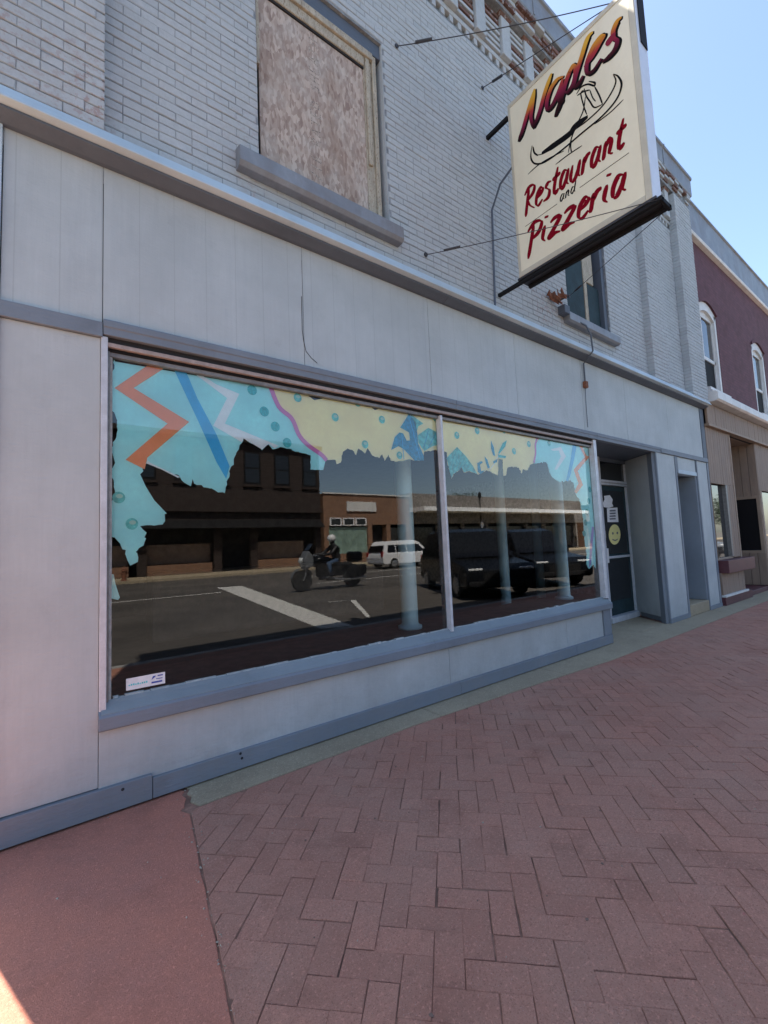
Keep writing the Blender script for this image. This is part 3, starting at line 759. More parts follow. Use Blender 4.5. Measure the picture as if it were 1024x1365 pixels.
# big leaves at the centre bar
paint('leaf', PW_(ZB, [(800, 292), (835, 340), (845, 400), (850, 455), (880, 520), (882, 548), (830, 548), (770, 485), (742, 470), (702, 492), (722, 420), (748, 395), (768, 400), (788, 440), (806, 438), (800, 395), (752, 368)], Y0), M['deepblue'], 2, 'deep blue torn leaf')
paint('leaf', PW_(ZB, [(806, 294), (878, 346), (850, 362), (842, 395), (832, 350)], Y0), M['teal2'], 2)
paint('leaf', PW_(ZB, [(848, 410), (905, 370), (965, 400), (975, 460), (930, 470), (885, 496), (870, 480), (852, 450)], Y0), M['teal2'], 2, 'teal leaf beside the centre bar')
for a, b in (((760, 405), (772, 540)), ((806, 330), (860, 540)), ((905, 385), (880, 480)), ((945, 400), (905, 480))):
    paint('leaf_vein', band(PW_(ZB, [a, b], Y0), .008), M['deepblue'] if a[0] > 850 else M['blue'], 3)
paint('leaf', PW_(ZC, [(66, 300), (125, 238), (175, 290), (215, 345), (240, 392), (195, 374), (165, 382), (150, 352), (138, 370), (104, 392), (95, 415), (84, 380)], Y0), M['teal2'], 2, 'teal leaf right of the centre bar')
for t in range(6):
    paint('leaf_vein', band(PW_(ZC, [(85+t*18, 370-t*4), (112+t*17, 275+t*12)], Y0), .007), M['teal_dot'], 3)
for L in ([(318, 200), (335, 240), (342, 290), (330, 285), (318, 245)], [(408, 200), (400, 235), (362, 282), (360, 270), (385, 215)],
          [(282, 290), (298, 310), (312, 355), (300, 362), (286, 320)], [(240, 330), (262, 318), (272, 325), (256, 340), (262, 375), (285, 372), (260, 392), (244, 380)],
          [(358, 280), (405, 290), (400, 302), (360, 298)], [(330, 320), (356, 305), (352, 325), (332, 332)]):
    paint('leaf', PW_(ZC, L, Y0), M['deepblue'] if L[0][0] < 350 else M['teal_dot'], 2)
paint('stem', band(PW_(ZC, [(308, 372), (340, 330), (362, 285), (400, 215)], Y0), .010), M['palewhite'], 1)

# sticker low at the left
def wallrect(name, x0, y0, x1, y1, Y, mat, parent, th=.0008, **k):
    a, b = W(x0, y1, Y), W(x1, y0, Y); return bx(name, mat, parent, a[0], b[0], Y, Y+th, a[1], b[1], 0, **k)
sx0, sz0 = W(168, 921, GY); sx1, sz1 = W(220, 897, GY); sz0 = W(168, 921, GY)[1]; szt = W(168, 905, GY)[1]
stk = bx('sticker', M['paper'], fr_, sx0, sx1, GY-.003, GY-.002, sz0, szt, .0004, label='white sticker with blue print low at the left of the window')
wS, hS = sx1-sx0, szt-sz0
pr = MB()
for i in range(9):
    a = sx0+wS*(.06+i*.055); pr.box(a, a+wS*.035, GY-.0042, GY-.0032, sz0+hS*.36, sz0+hS*(.36+.14*rs.uniform(.6, 1.1)))
pr.build('sticker_print', M['teal_dot'], fr_, fix=False)
pr = MB()
pr.extr([(sx0+wS*.64, GY-.0032, sz0+hS*.52), (sx0+wS*.68, GY-.0032, sz0+hS*.82), (sx0+wS*.76, GY-.0032, sz0+hS*.82), (sx0+wS*.72, GY-.0032, sz0+hS*.68)], (0, -.001, 0))
pr.box(sx0+wS*.64, sx0+wS*.92, GY-.0042, GY-.0032, sz0+hS*.2, sz0+hS*.34)
pr.box(sx0+wS*.76, sx0+wS*.93, GY-.0042, GY-.0032, sz0+hS*.5, sz0+hS*.56)
pr.box(sx0+wS*.80, sx0+wS*.94, GY-.0042, GY-.0032, sz0+hS*.74, sz0+hS*.84)
pr.build('sticker_print', M['blueprint'], fr_)

# --- interior behind the glass
MB().box(XL+.31, 5.9, .13, .96, .0, .10).box(XL+.31, 9.88, .961, 8.85, .0, .10).build('interior_floor', M['infloor'], B, fix=False)
MB().box(XL+.31, 9.88, .33, 8.85, 3.1, 3.2).build('interior_ceiling', M['inwall'], B, fix=False)
bx('interior_header', M['inwall'], B, XL+.31, 7.2, .08, .33, 2.76, 3.75, .0)
bx('display_ledge', M['platform'], B, XL+.31, 5.9, .125, .95, .11, .55, .01)
MB().box(XL+.31, 9.88, 8.4, 8.5, .1, 3.1).build('interior_wall', M['inwall'], B, fix=False)
MB().box(.0, .12, .13, 8.3, .1, 3.1).build('interior_wall', M['inwall'], B, fix=False)
for (px0, py0, Y) in ((542, 730, .6), (748, 740, .6), (671, 740, 2.1), (718, 740, 2.3)):
    a = W(px0, py0, Y)[0]; zb = .552 if Y < 1 else .101
    MB().lathe((a, Y, 0), [(.125, zb), (.125, zb+.03), (.095, zb+.045), (.088, zb+.06), (.088, 3.0), (.12, 3.03), (.12, 3.099)], 28).build('column', M['column'], B, smooth=False, bevel=0, label='pale aqua column inside the shop')
for o in B.children:
    if o.name.startswith('column'):
        for p in o.data.polygons: p.use_smooth = abs(p.normal.z) < .3
# a few things left inside: counter, stacked chairs read as dark shapes
bx('counter', M['infloor'], B, 1.2, 5.6, 4.6, 5.2, .101, 1.15, .01)

# --- entry recess
D0, D1, DY = 7.30, 8.22, .70
MB().extr([(5.95, .03, .006), (7.72, .03, .006), (8.30, .90, .006), (7.0, .90, .006), (6.0, .14, .006)], (0, 0, -.1)).build('entry_slab', M['concrete'], B)
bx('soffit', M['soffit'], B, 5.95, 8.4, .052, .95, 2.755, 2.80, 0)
# diagonal return beside the window: metal frame and glass
def slant(name, mat, p0, p1, t, z0, z1, parent, bevel=.002, **k):
    d = Vector((p1[0]-p0[0], p1[1]-p0[1])).normalized(); n_ = Vector((-d.y, d.x))*t
    return MB().hexa([(p0[0], p0[1], z0), (p1[0], p1[1], z0), (p1[0]+n_.x, p1[1]+n_.y, z0), (p0[0]+n_.x, p0[1]+n_.y, z0)],
                     [(p0[0], p0[1], z1), (p1[0], p1[1], z1), (p1[0]+n_.x, p1[1]+n_.y, z1), (p0[0]+n_.x, p0[1]+n_.y, z1)]).build(name, mat, parent, bevel, **k)
slant('riser_panel', M['panel_lo'], (5.945, .0), (7.20, .68), .04, .02, .53, B)
slant('window_ledge', M['trim'], (5.94, .0), (7.22, .70), .06, .531, .60, B)
slant('pane', M['glass'], (5.96, .03), (7.20, .71), .002, .601, 2.74, fr_, 0)
# right reveal of the recess and the two piers
slant('reveal_board', M['trim'], (7.79, .012), (7.875, .115), .04, .0, 2.75, B)
slant('reveal_panel', M['panel_lo'], (7.877, .118), (8.31, .72), .04, .09, 2.75, B)
slant('base_board', M['trim'], (7.872, .112), (8.30, .70), -.012, .006, .088, B)
# door frame
F = MB()
dfr = bx('door_frame', M['alu'], B, D0-.075, D0, DY-.05, DY+.05, .10, 2.76, .003)
bx('frame_bar', M['alu'], dfr, D1, D1+.05, DY-.05, DY+.05, .10, 2.755, .003)
bx('frame_bar', M['alu'], dfr, D0, D1, DY-.045, DY+.05, 2.290, 2.375, .003)
bx('frame_bar', M['alu_dark'], dfr, D0, D1, DY-.052, DY-.046, 2.325, 2.334, 0)
bx('frame_bar', M['soffit'], dfr, D0, D1, DY-.045, DY+.05, 2.70, 2.76, .003)
bx('transom_pane', M['blackglass'], dfr, D0, D1, DY, DY+.01, 2.376, 2.699, 0)
bx('threshold', M['alu'], dfr, D0-.07, D1+.05, DY-.09, DY+.06, .008, .098, .006)
door = bx('entrance_door', M['teal'], B, D0+.004, D1-.004, DY+.005, DY+.04, .102, 2.286, .003, label='dark glazed entrance door with notices on its glass')
bx('door_pane', M['blackglass'], door, D0+.09, D1-.09, DY-.002, DY+.004, 1.12, 2.20, 0)
bx('door_pane', M['blackglass'], door, D0+.09, D1-.09, DY-.002, DY+.004, .34, 1.02, 0)
bx('push_bar', M['alu'], door, D0+.03, D1-.05, DY-.035, DY-.012, 1.045, 1.085, .005)
bx('door_handle', M['white'], door, D0+.005, D0+.06, DY-.05, DY+.004, .98, 1.22, .006)
bx('lock', M['alu'], door, D0+.01, D0+.05, DY-.03, DY+.004, 1.40, 1.52, .006)
nY = DY-.006
def notice(pts, mat, name='notice', d=0, **k):
    return MB().extr([(*((lambda q: (q[0], nY-d, q[1]))(W(*p, Y=nY))),) for p in pts], (0, .001, 0)).build(name, mat, door, **k)
notice([(805.5, 661), (813, 660), (817, 666), (816, 671), (818, 675), (812, 677), (805, 676), (804, 670), (806, 666)], M['paper'], label='ragged white paper on the door glass')
notice([(809, 677.5), (823, 676.5), (824.5, 696), (810, 696)], M['paper'], d=.002, label='white square notice on the door glass')
for t in range(4):
    notice([(812.5, 680+t*3.6), (820.5, 679.5+t*3.6), (820.7, 681.6+t*3.6), (812.7, 682+t*3.6)], M['print'], 'notice_print', .004)
for (ex, ey_, rx, ry, mt, dd, nm) in ((819.5, 712.5, 7.8, 13.5, 'smile', 0, 'face_sticker'), (817, 711, 1.1, 1.7, 'print', .002, 'sticker_eye'), (823, 710.5, 1.1, 1.7, 'print', .002, 'sticker_eye')):
    notice([(ex+rx*math.cos(t*math.pi/10), ey_+ry*math.sin(t*math.pi/10)) for t in range(20)], M[mt], nm, dd, label='round yellow face sticker on the door' if nm == 'face_sticker' else None)
notice([(816.3, 718.3), (820.2, 719.8), (823.5, 718), (823.3, 719.6), (820.2, 721.4), (816.6, 720)], M['print'], 'sticker_mouth', .002)
# pier between the doorways
P0, P1 = 7.80, 8.60
bx('facade_panel', M['panel'], B, 7.83, P1-.06, -.012, .05, .075, 2.752, .002)
bx('base_board', M['trim'], B, 7.80, P1-.002, -.026, .05, .004, .072, .004)
bx('trim_board', M['trim'], B, P1-.058, P1, -.022, .12, .075, 2.752, .003)
bx('corner_board', M['trim'], B, 7.79, 7.828, -.018, .03, .075, 2.752, .003)
# second doorway
bx('facade_panel', M['panel'], B, 8.663, 9.50, -.006, .05, 2.53, 2.752, .002)
bx('trim_board', M['trim'], B, 8.603, 8.66, -.022, .05, 2.46, 2.752, .003)
bx('trim_board', M['fascia'], B, 8.662, 9.505, -.02, .10, 2.455, 2.525, .003)
bx('reveal_panel', M['panel_lo'], B, 8.603, 9.52, .28, .33, .20, 2.9, .002)
bx('reveal_board', M['trim'], B, 9.455, 9.515, -.005, .279, .20, 2.452, .003)
bx('step', M['concrete'], B, 8.62, 9.50, -.02, .279, .005, .195, .012)
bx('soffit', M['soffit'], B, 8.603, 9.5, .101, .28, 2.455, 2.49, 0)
bx('facade_panel', M['panel'], B, 9.56, 10.06, -.012, .05, .075, 2.752, .002)
bx('base_board', M['trim'], B, 9.52, 10.16, -.026, .05, .004, .072, .004)
bx('trim_board', M['trim'], B, 9.518, 9.558, -.022, .05, .075, 2.752, .003)
bx('trim_board', M['trim'], B, 10.063, 10.15, -.022, .05, .075, 2.752, .003)
bx('corner_board', M['soffit'], B, 10.003, 10.19, -.008, .05, 2.84, 3.84, .003)
MB().box(8.32, 10.19, .335, .4, 0, 3.1).build('back_wall', M['inwall'], B, fix=False)
# rust and dirt in the reveal corner
MB().hexa([(8.20, .60, .007), (8.27, .69, .007), (8.255, .70, .007), (8.18, .62, .007)], [(8.235, .625, .2), (8.30, .70, .24), (8.29, .71, .24), (8.225, .635, .2)]).build('rust_patch', M['rust'], B)

# --- boarded upper window
o0, o1, oz0, oz1 = 1.217, 2.473, 4.40, 6.25
bw = bx('window_frame', M['wood'], B, o1-.19, o1-.10, .055, .16, oz0, 6.03, .006, label='peeling cream wooden frame of the boarded window')
bx('frame_bar', M['wood'], bw, o1-.10, o1-.055, .035, .16, oz0, 6.10, .006)
bx('frame_bar', M['wood'], bw, o1-.178, o1-.135, .035, .054, oz0+.55, 6.03, .004)
bx('frame_bar', M['wood'], bw, o0+.005, o0+.035, .03, .16, oz0+.85, 6.1, .006)
bx('frame_bar', M['wood'], bw, o0+.035, o1-.19, .04, .16, 5.935, 6.03, .006)
bx('frame_bar', M['wood'], bw, o0+.036, o1-.10, .02, .16, 6.033, 6.10, .006)
bx('frame_bar', M['dark'], bw, o0+.036, o1-.19, .05, .16, 5.915, 5.934, 0)
MB().extr([(o0, .03, 6.103), (o1, .03, 6.103), (o1, .03, 6.245), (o0, .03, 6.245)], (0, .2, 0)).build('head_shade_board', M['soffit'], bw)  # dark filler stands in for the shaded brick underside above the frame
ob = bx('strand_board', M['osb'], bw, o0+.037, o1-.192, .062, .08, oz0, 5.913, .002, label='weathered strand board nailed over the upper window')
MB().box(o0-.0, o1, .17, .3, oz0, 6.25).build('opening_back', M['dark'], bw, fix=False)
bx('window_reveal', M['brick'], bw, o1-.004, o1+.0, .002, .3, oz0, 6.25, 0)
# faded stamped print running up the board (read sideways)
stm = MB(); r9 = random.Random(4)
glyphs = {'S': [[(.5,.9),(.1,.8),(.15,.55),(.45,.45),(.45,.1),(.05,.1)]], 'T': [[(0,.95),(.55,.95)],[(.28,.95),(.28,0)]], 'R': [[(.05,0),(.05,1),(.45,.85),(.4,.55),(.05,.5)],[(.2,.5),(.5,0)]],
 'A': [[(0,0),(.27,1),(.55,0)],[(.1,.4),(.45,.4)]], 'N': [[(.05,0),(.05,1),(.5,0),(.5,1)]], 'D': [[(.05,0),(.05,1),(.45,.8),(.45,.2),(.05,0)]], 'E': [[(.5,1),(.05,1),(.05,0),(.5,0)],[(.05,.5),(.4,.5)]], 'X': [[(0,0),(.5,1)],[(.5,0),(0,1)]], '1': [[(.25,0),(.25,1)]], '6': [[(.4,1),(.1,.5),(.1,.05),(.45,.1),(.4,.5),(.1,.45)]], '/': [[(.1,0),(.45,1)]]}
def line_text(txt, z0, xb, hh, ww, mb):
    z = z0
    for ch in txt:
        if ch in glyphs:
            for st in glyphs[ch]:
                for a, b in zip(st, st[1:]):
                    p = (xb-a[1]*hh, z+a[0]*ww); q = (xb-b[1]*hh, z+b[0]*ww)
                    mb.extr([(c, .0612, d) for c, d in band([p, q], .011)], (0, .0006, 0))
        z += ww*.78
glyphs.update({'H': [[(.05,0),(.05,1)],[(.5,0),(.5,1)],[(.05,.5),(.5,.5)]], 'I': [[(.28,0),(.28,1)]], 'G': [[(.5,.85),(.2,1),(.02,.5),(.2,0),(.5,.1),(.5,.45),(.3,.45)]], '7': [[(.05,1),(.5,1),(.2,0)]]})
line_text('7/16', 4.47, 1.80, .11, .10, stm); line_text('RATED', 4.86, 1.80, .09, .11, stm); line_text('SHEATHING', 5.36, 1.80, .09, .11, stm)
tag(stm.build('stamp_print', basic('faded_ink', (.20, .165, .15), .8, var=.5, vs=30, chip=(.46, .39, .32), chipamt=.47), bw), kind='stuff')
us = MB().prof([(.05, 4.40), (-.05, 4.375), (-.095, 4.355), (-.095, 4.245), (-.07, 4.215), (.02, 4.215), (.05, 4.22)], 1.035, 2.56).build('window_sill', M['grey_metal'], B, bevel=.004)
# --- second upper window
s0, s1 = 5.503, 6.657
b2 = bx('window_frame', M['wood'], B, 6.07, 6.15, .05, .16, 4.45, 6.1, .006)
bx('window_board', M['teal'], b2, s0+.002, 6.065, .06, .085, 4.42, 6.13, .002, label='dark teal board over the left half of the upper window')
bx('frame_bar', M['wood'], b2, 6.153, 6.40, .075, .12, 5.15, 6.1, .006)
bx('window_board', M['teal'], b2, 6.153, 6.56, .09, .11, 4.42, 5.147, .002)
bx('frame_bar', M['soffit'], b2, 6.565, s1-.003, .03, .16, 4.42, 6.13, .006)
MB().box(s0, s1, .18, .3, 4.4, 6.15).build('opening_back', M['dark'], b2, fix=False)
MB().prof([(.05, 4.42), (-.05, 4.395), (-.095, 4.375), (-.095, 4.275), (-.07, 4.255), (.05, 4.255)], 5.36, 6.74).build('window_sill', M['grey_metal'], B, bevel=.004)

# --- conduit, rusty bracket on the wall (things of their own)
cd = empty('conduit', (5.75, 0, 3.47), 'thin grey conduit dropping from the upper window sill down the shopfront panels', 'conduit')
def rel(mb, o):
    l = o.location; mb.v = [(a-l.x, b-l.y, c-l.z) for a, b, c in mb.v]; return mb
rel(MB().tube([(5.25, -.03, 4.42), (5.55, -.05, 4.33), (5.68, -.13, 4.25), (5.72, -.165, 4.12), (5.74, -.165, 3.9), (5.74, -.10, 3.84), (5.75, -.02, 3.78), (5.755, -.018, 3.52)], .011, 8), cd).build('pipe', M['soffit'], cd)
rel(MB().box(5.72, 5.79, -.045, .001, 3.44, 3.53), cd).build('junction_box', M['rust'], cd, .008)
rel(MB().tube([(5.755, -.012, 3.45), (5.755, -.006, 3.2), (5.758, -.004, 2.9)], .004, 6), cd).build('cable', M['soffit'], cd)
rbk = empty('rusty_bracket', (5.08, 0, 4.46), 'rust red crumpled lamp bracket beside the second upper window', 'bracket')
m_ = MB()
for t in range(9):
    a = Vector((5.02+rb.uniform(-.02, .16), -.02-rb.uniform(0, .12), 4.42+rb.uniform(-.02, .12)))
    n_ = [Vector((rb.uniform(-.07, .07), rb.uniform(-.05, .05), rb.uniform(-.07, .07))) for _ in range(3)]
    m_.extr([a, a+n_[0]+Vector((.06, 0, 0)), a+n_[1]+Vector((.03, 0, .07)), a+n_[2]*.4+Vector((-.02, 0, .06))], (0, -.006, 0))
rel(m_, rbk).build('rusty_plate', M['rust'], rbk)
rel(MB().tube([(5.15, -.06, 4.46), (5.26, -.15, 4.53)], .015, 8), rbk).build('arm', M['wire'], rbk)
rel(MB().box(5.24, 5.36, -.10, -.0, 4.33, 4.44), rbk).build('box_base', M['soffit'], rbk, .006)
cn = MB().tube([(3.93, -.012, 3.99), (3.95, -.012, 4.4), (3.99, -.012, 5.22), (4.0, -.14, 5.45), (4.05, -.33, 5.60)], .012, 8).build('conduit', M['soffit'])
tag(cn, 'grey conduit climbing the brick wall to the hanging sign', 'conduit')

# =================================================================== HANGING SIGN
SGX, ST = 4.0, .21
S = empty('hanging_sign', (4.0, 0, 4.2), 'cream double sided box sign reading Naples Restaurant and Pizzeria hung out over the sidewalk', 'sign')
y_in, y_out, z_b, z_t = -.300, -1.632, 4.250, 6.265
def sp(mb, *a, **k): return rel(mb, S).build(*a, **k)
sp(MB().box(SGX+.012, SGX+ST-.012, y_out+.012, y_in-.0, z_b+.01, z_t-.01), 'cabinet', M['signend'], S, .004)
sp(MB().box(SGX+.006, SGX+.0115, y_out+.05, y_in-.03, z_b+.05, z_t-.05), 'sign_face', M['sign'], S, 0)
sp(MB().box(SGX+ST-.0115, SGX+ST-.006, y_out+.05, y_in-.03, z_b+.05, z_t-.05), 'sign_face', M['sign'], S, 0)
for (a, b, c, d) in ((y_out, y_out+.048, z_b, z_t), (y_in-.030, y_in, z_b, z_t), (y_out+.049, y_in-.031, z_t-.05, z_t), (y_out+.049, y_in-.031, z_b, z_b+.055)):
    sp(MB().box(SGX, SGX+.013, a, b, c, d), 'frame_rail', M['signframe'], S, .003)
    sp(MB().box(SGX+ST-.013, SGX+ST, a, b, c, d), 'frame_rail', M['signframe'], S, .003)
sp(MB().box(SGX+.014, SGX+ST-.014, y_out-.004, y_out+.011, z_b+.004, z_t-.003), 'end_plate', M['signend'], S, .003)
sp(MB().box(SGX+.06, SGX+ST-.02, y_out-.012, y_out-.005, 5.72, z_t+.15), 'end_strip', M['black'], S, .002)
sp(MB().box(SGX+.01, SGX+.05, -1.70, 0, z_b-.060, z_b-.025), 'support_bar', M['black'], S, .003)
sp(MB().box(SGX+ST-.05, SGX+ST-.01, -1.70, y_in, z_b-.060, z_b-.025), 'support_bar', M['black'], S, .003)
sp(MB().box(SGX+.0, SGX+ST+.0, y_out-.03, y_in+.02, z_b-.024, z_b-.001), 'bottom_plate', M['wire'], S, .002)
sp(MB().box(SGX+.0, SGX+ST+.0, -1.70, -1.672, z_b-.063, z_b-.024), 'support_bar', M['black'], S, .002)
sp(MB().box(SGX-.02, SGX+.02, y_in, 0, 6.10, 6.14), 'support_bar', M['black'], S, .003)
sp(MB().tube([(SGX+.1, -.27, 5.92), (SGX+.1, -.27, 6.04), (SGX+.1, -.30, 6.08)], .02, 8), 'bracket', M['black'], S)
sp(MB().box(SGX+.06, SGX+.1, y_in, y_in+.03, 5.70, 5.86), 'bracket', M['black'], S, .003)
sp(MB().box(SGX+.05, SGX+.16, -1.62, -.3, z_t+.001, z_t+.05), 'top_bar', M['wire'], S, .003)

def nib(mb, pts, wd, X, ang=.9, thin=.28, tone=None, grad=None, dz=.00003):
    P_ = smoothp(pts, 7); n_ = len(P_); ca, sa = math.cos(ang), math.sin(ang)
    for i in range(n_-1):
        a, b = P_[i], P_[i+1]
        def off(i):
            q = P_[min(i+1, n_-1)]; p = P_[max(i-1, 0)]; d = math.hypot(q[0]-p[0], q[1]-p[1]) or 1
            tx, tz = (q[0]-p[0])/d, (q[1]-p[1])/d; nx, nz = -tz, tx
            t = i/(n_-1); tap = .35+.65*min(1, 5*t+.1, 5*(1-t)+.15)
            k_ = thin+(1-thin)*abs(nx*ca+nz*sa)
            return nx*wd*k_*tap*.5, nz*wd*k_*tap*.5
        o1_, o2_ = off(i), off(i+1)
        X_ = X-dz*i
        V = [(X_, a[0]-o1_[0], a[1]-o1_[1]), (X_, b[0]-o2_[0], b[1]-o2_[1]), (X_, b[0]+o2_[0], b[1]+o2_[1]), (X_, a[0]+o1_[0], a[1]+o1_[1])]
        n0 = len(mb.v); mb.add(V, [(0, 1, 2, 3)], 0.0)
        if grad:
            for j in range(4): mb.t[n0+j] = max(0, min(1, (V[j][2]-grad(V[j][1])[0])/grad(V[j][1])[1]))
        elif tone is not None:
            for j in range(4): mb.t[n0+j] = tone
LET = {
 'R': ([[(.18,-.12),(.2,.3),(.26,1)], [(.0,.82),(.28,1.04),(.58,.96),(.56,.7),(.22,.5)], [(.24,.5),(.4,.25),(.72,.0)]], .72),
 'e': ([[(.06,.32),(.3,.4),(.42,.56),(.28,.66),(.1,.46),(.08,.14),(.24,.0),(.46,.14)]], .5),
 's': ([[(.42,.62),(.22,.64),(.14,.5),(.34,.3),(.3,.06),(.02,.02)]], .47),
 't': ([[(.28,1.0),(.16,.35),(.2,.02),(.42,.12)], [(.0,.62),(.46,.70)]], .46),
 'a': ([[(.4,.58),(.2,.64),(.05,.36),(.08,.06),(.24,.06),(.4,.5)], [(.44,.64),(.37,.2),(.52,.02)]], .58),
 'u': ([[(.08,.64),(.02,.22),(.12,.01),(.3,.10),(.44,.50)], [(.46,.66),(.41,.2),(.54,.02)]], .58),
 'r': ([[(.12,.64),(.08,.3),(.05,.0)], [(.09,.34),(.24,.6),(.42,.62)]], .46),
 'n': ([[(.12,.64),(.08,.3),(.05,.0)], [(.08,.34),(.28,.63),(.38,.5),(.33,.14),(.5,.02)]], .58),
 'P': ([[(.10,-.28),(.18,.3),(.26,.92)], [(-.02,.80),(.3,1.0),(.62,.86),(.54,.54),(.2,.40)]], .66),
 'i': ([[(.14,.62),(.08,.2),(.22,.0)], [(.18,.86),(.20,.95)]], .34),
 'z': ([[(.05,.58),(.24,.66),(.48,.60),(.26,.30),(.03,.03),(.3,.08),(.54,.02)]], .6),
 'd': ([[(.38,.52),(.18,.6),(.05,.25),(.2,.0),(.4,.3)], [(.52,1.05),(.42,.2),(.54,.02)]], .6)}
def write(txt, u0, u1, z0, z1, h_, wd, X, mat, slant_=.16, name='lettering'):
    tot = sum(LET[c][1] for c in txt); s_ = (u1-u0)/tot; cur = 0
    for c in txt:
        mb = MB(); st, adv = LET[c]
        for q in st:
            pts = []
            for (a, b) in q:
                uu = u0+(cur+a)*s_+b*h_*slant_; zz = z0+(z1-z0)*(uu-u0)/(u1-u0)+b*h_
                pts.append((-uu, zz))
            nib(mb, pts, wd, X)
        rel(mb, S).build(name, mat, S, fix=False, label=None)
        cur += adv
XF = SGX+.0055
write('Restaurant', .40, 1.46, 4.90, 4.86, .255, .047, XF, M['maroonpaint'])
write('Pizzeria', .41, 1.45, 4.475, 4.45, .27, .054, XF, M['maroonpaint'])
write('and', .82, .99, 4.765, 4.765, .10, .018, XF, M['ink'])
Ls = MB(); Ls.box(XF-.0006, XF, -.79, -.415, 4.765, 4.771); Ls.box(XF-.0006, XF, -1.485, -1.03, 4.767, 4.773)
rel(Ls, S).build('rule_line', M['ink'], S, fix=False)
ZS = lambda p: SX(640+p[0]/3.938, p[1]/3.938, SGX)
NAP = [
 ('N', [[(200,742),(222,680),(245,600),(285,465)], [(285,465),(272,560),(266,620),(280,672)], [(280,672),(312,580),(340,480),(374,383)]]),
 ('a', [[(437,400),(405,415),(372,460),(350,530),(352,572),(375,555),(402,500),(432,412)], [(432,412),(416,490),(418,535),(440,520)]]),
 ('p', [[(482,340),(452,420),(424,520),(392,612)], [(452,420),(485,345),(500,360),(490,430),(462,478),(440,480)]]),
 ('l', [[(592,165),(562,200),(530,300),(500,400),(492,452),(515,440),(540,395)]]),
 ('e', [[(545,350),(585,300),(625,225),(645,188),(628,195),(590,250),(560,330),(562,380),(595,368),(635,305)]]),
 ('s', [[(742,88),(718,110),(698,160),(700,195),(718,215),(705,260),(670,300),(638,325)]])]
gr = lambda y_: (5.78, .34)
for nm, sts in NAP:
    mb = MB(); ms = MB()
    for st in sts:
        pts = [ZS(p) for p in st]
        nib(ms, [(a-.012, b-.014) for a, b in pts], .074, XF+.0001, thin=.5)
        nib(mb, pts, .052, XF-.0016, thin=.4, grad=gr)
    rel(ms, S).build('letter_shadow', M['ink'], S, fix=False)
    rel(mb, S).build('lettering', M['nletter'], S, fix=False)
blob = MB(); c_ = ZS((690, 205)); nib(blob, [(c_[0]-.03, c_[1]), (c_[0], c_[1]+.01), (c_[0]+.05, c_[1]-.01)], .07, XF-.0032, thin=.9, tone=.35); rel(blob, S).build('lettering', M['nletter'], S, fix=False)
GON = [([(272,762),(266,800),(268,835),(290,858),(340,848),(430,785),(530,700),(640,608),(715,520),(742,445),(725,400),(698,388)], .012),
 ([(300,812),(340,800),(420,742),(480,690),(560,632),(640,556),(692,478),(712,425),(700,392)], .010),
 ([(276,768),(284,800),(304,815)], .012), ([(322,803),(400,752),(470,700),(500,660),(565,610)], .040),
 ([(250,914),(300,868),(360,830),(440,790)], .008), ([(395,862),(460,812),(535,762)], .008), ([(600,650),(680,590),(752,520)], .008),
 ([(505,492),(530,455),(565,440),(598,448),(600,432),(570,425)], .011), ([(508,500),(540,480),(575,470)], .009), ([(545,462),(556,500),(575,530),(600,562),(642,545)], .009),
 ([(600,452),(625,500),(642,545)], .009), ([(575,470),(590,510),(606,530)], .007), ([(552,505),(540,580),(512,642),(480,720),(462,800)], .009), ([(478,720),(475,770),(480,800)], .008), ([(545,470),(528,490),(545,560),(560,600)], .008)]
gm_ = MB()
for st, wd in GON: nib(gm_, [ZS(p) for p in st], wd*1.75, XF-.0002, thin=.75)
rel(gm_, S).build('gondola_drawing', M['ink'], S, fix=False, label='black line drawing of a gondolier in his boat')

# guy wires
def wire(p, q, r, label, sag=.0):
    p, q = Vector(p), Vector(q)
    o = empty('guy_wire', tuple(p), label, 'wire', 'guy wires holding the sign')
    pts = [p.lerp(q, t/10)-Vector((0, 0, sag*4*(t/10)*(1-t/10))) for t in range(11)]
    rel(MB().tube(pts, r, 6), o).build('cable', M['wire'], o)
    a, b = p.lerp(q, .09), p.lerp(q, .17)
    rel(MB().tube([a, a.lerp(b, .3), a.lerp(b, .7), b], r*3.2, 8), o).build('turnbuckle', M['wire'], o)
    d = MB().lathe((p.x, p.y+.0, p.z), [(.022, -.008), (.022, 0), (.010, .002), (.010, .01)], 12, 'y'); rel(d, o).build('anchor_plate', M['wire'], o)
wire((2.66, -.005, 6.355), (4.1, -1.50, 6.30), .0045, 'upper left guy wire running from the brick beside the boarded window to the sign top', .03)
wire((3.97, -.005, 6.737), (4.1, -1.55, 6.30), .0045, 'short guy wire running from the brick just behind the sign to its top corner', .0)
wire((2.906, -.005, 4.272), (4.03, -1.69, 4.21), .0035, 'lower left guy wire running from above the moulding to the outer foot of the sign', .02)
wire((5.27, -.15, 4.52), (4.19, -1.69, 4.21), .0035, 'guy wire running from the rusty bracket to the outer foot of the sign', .0)

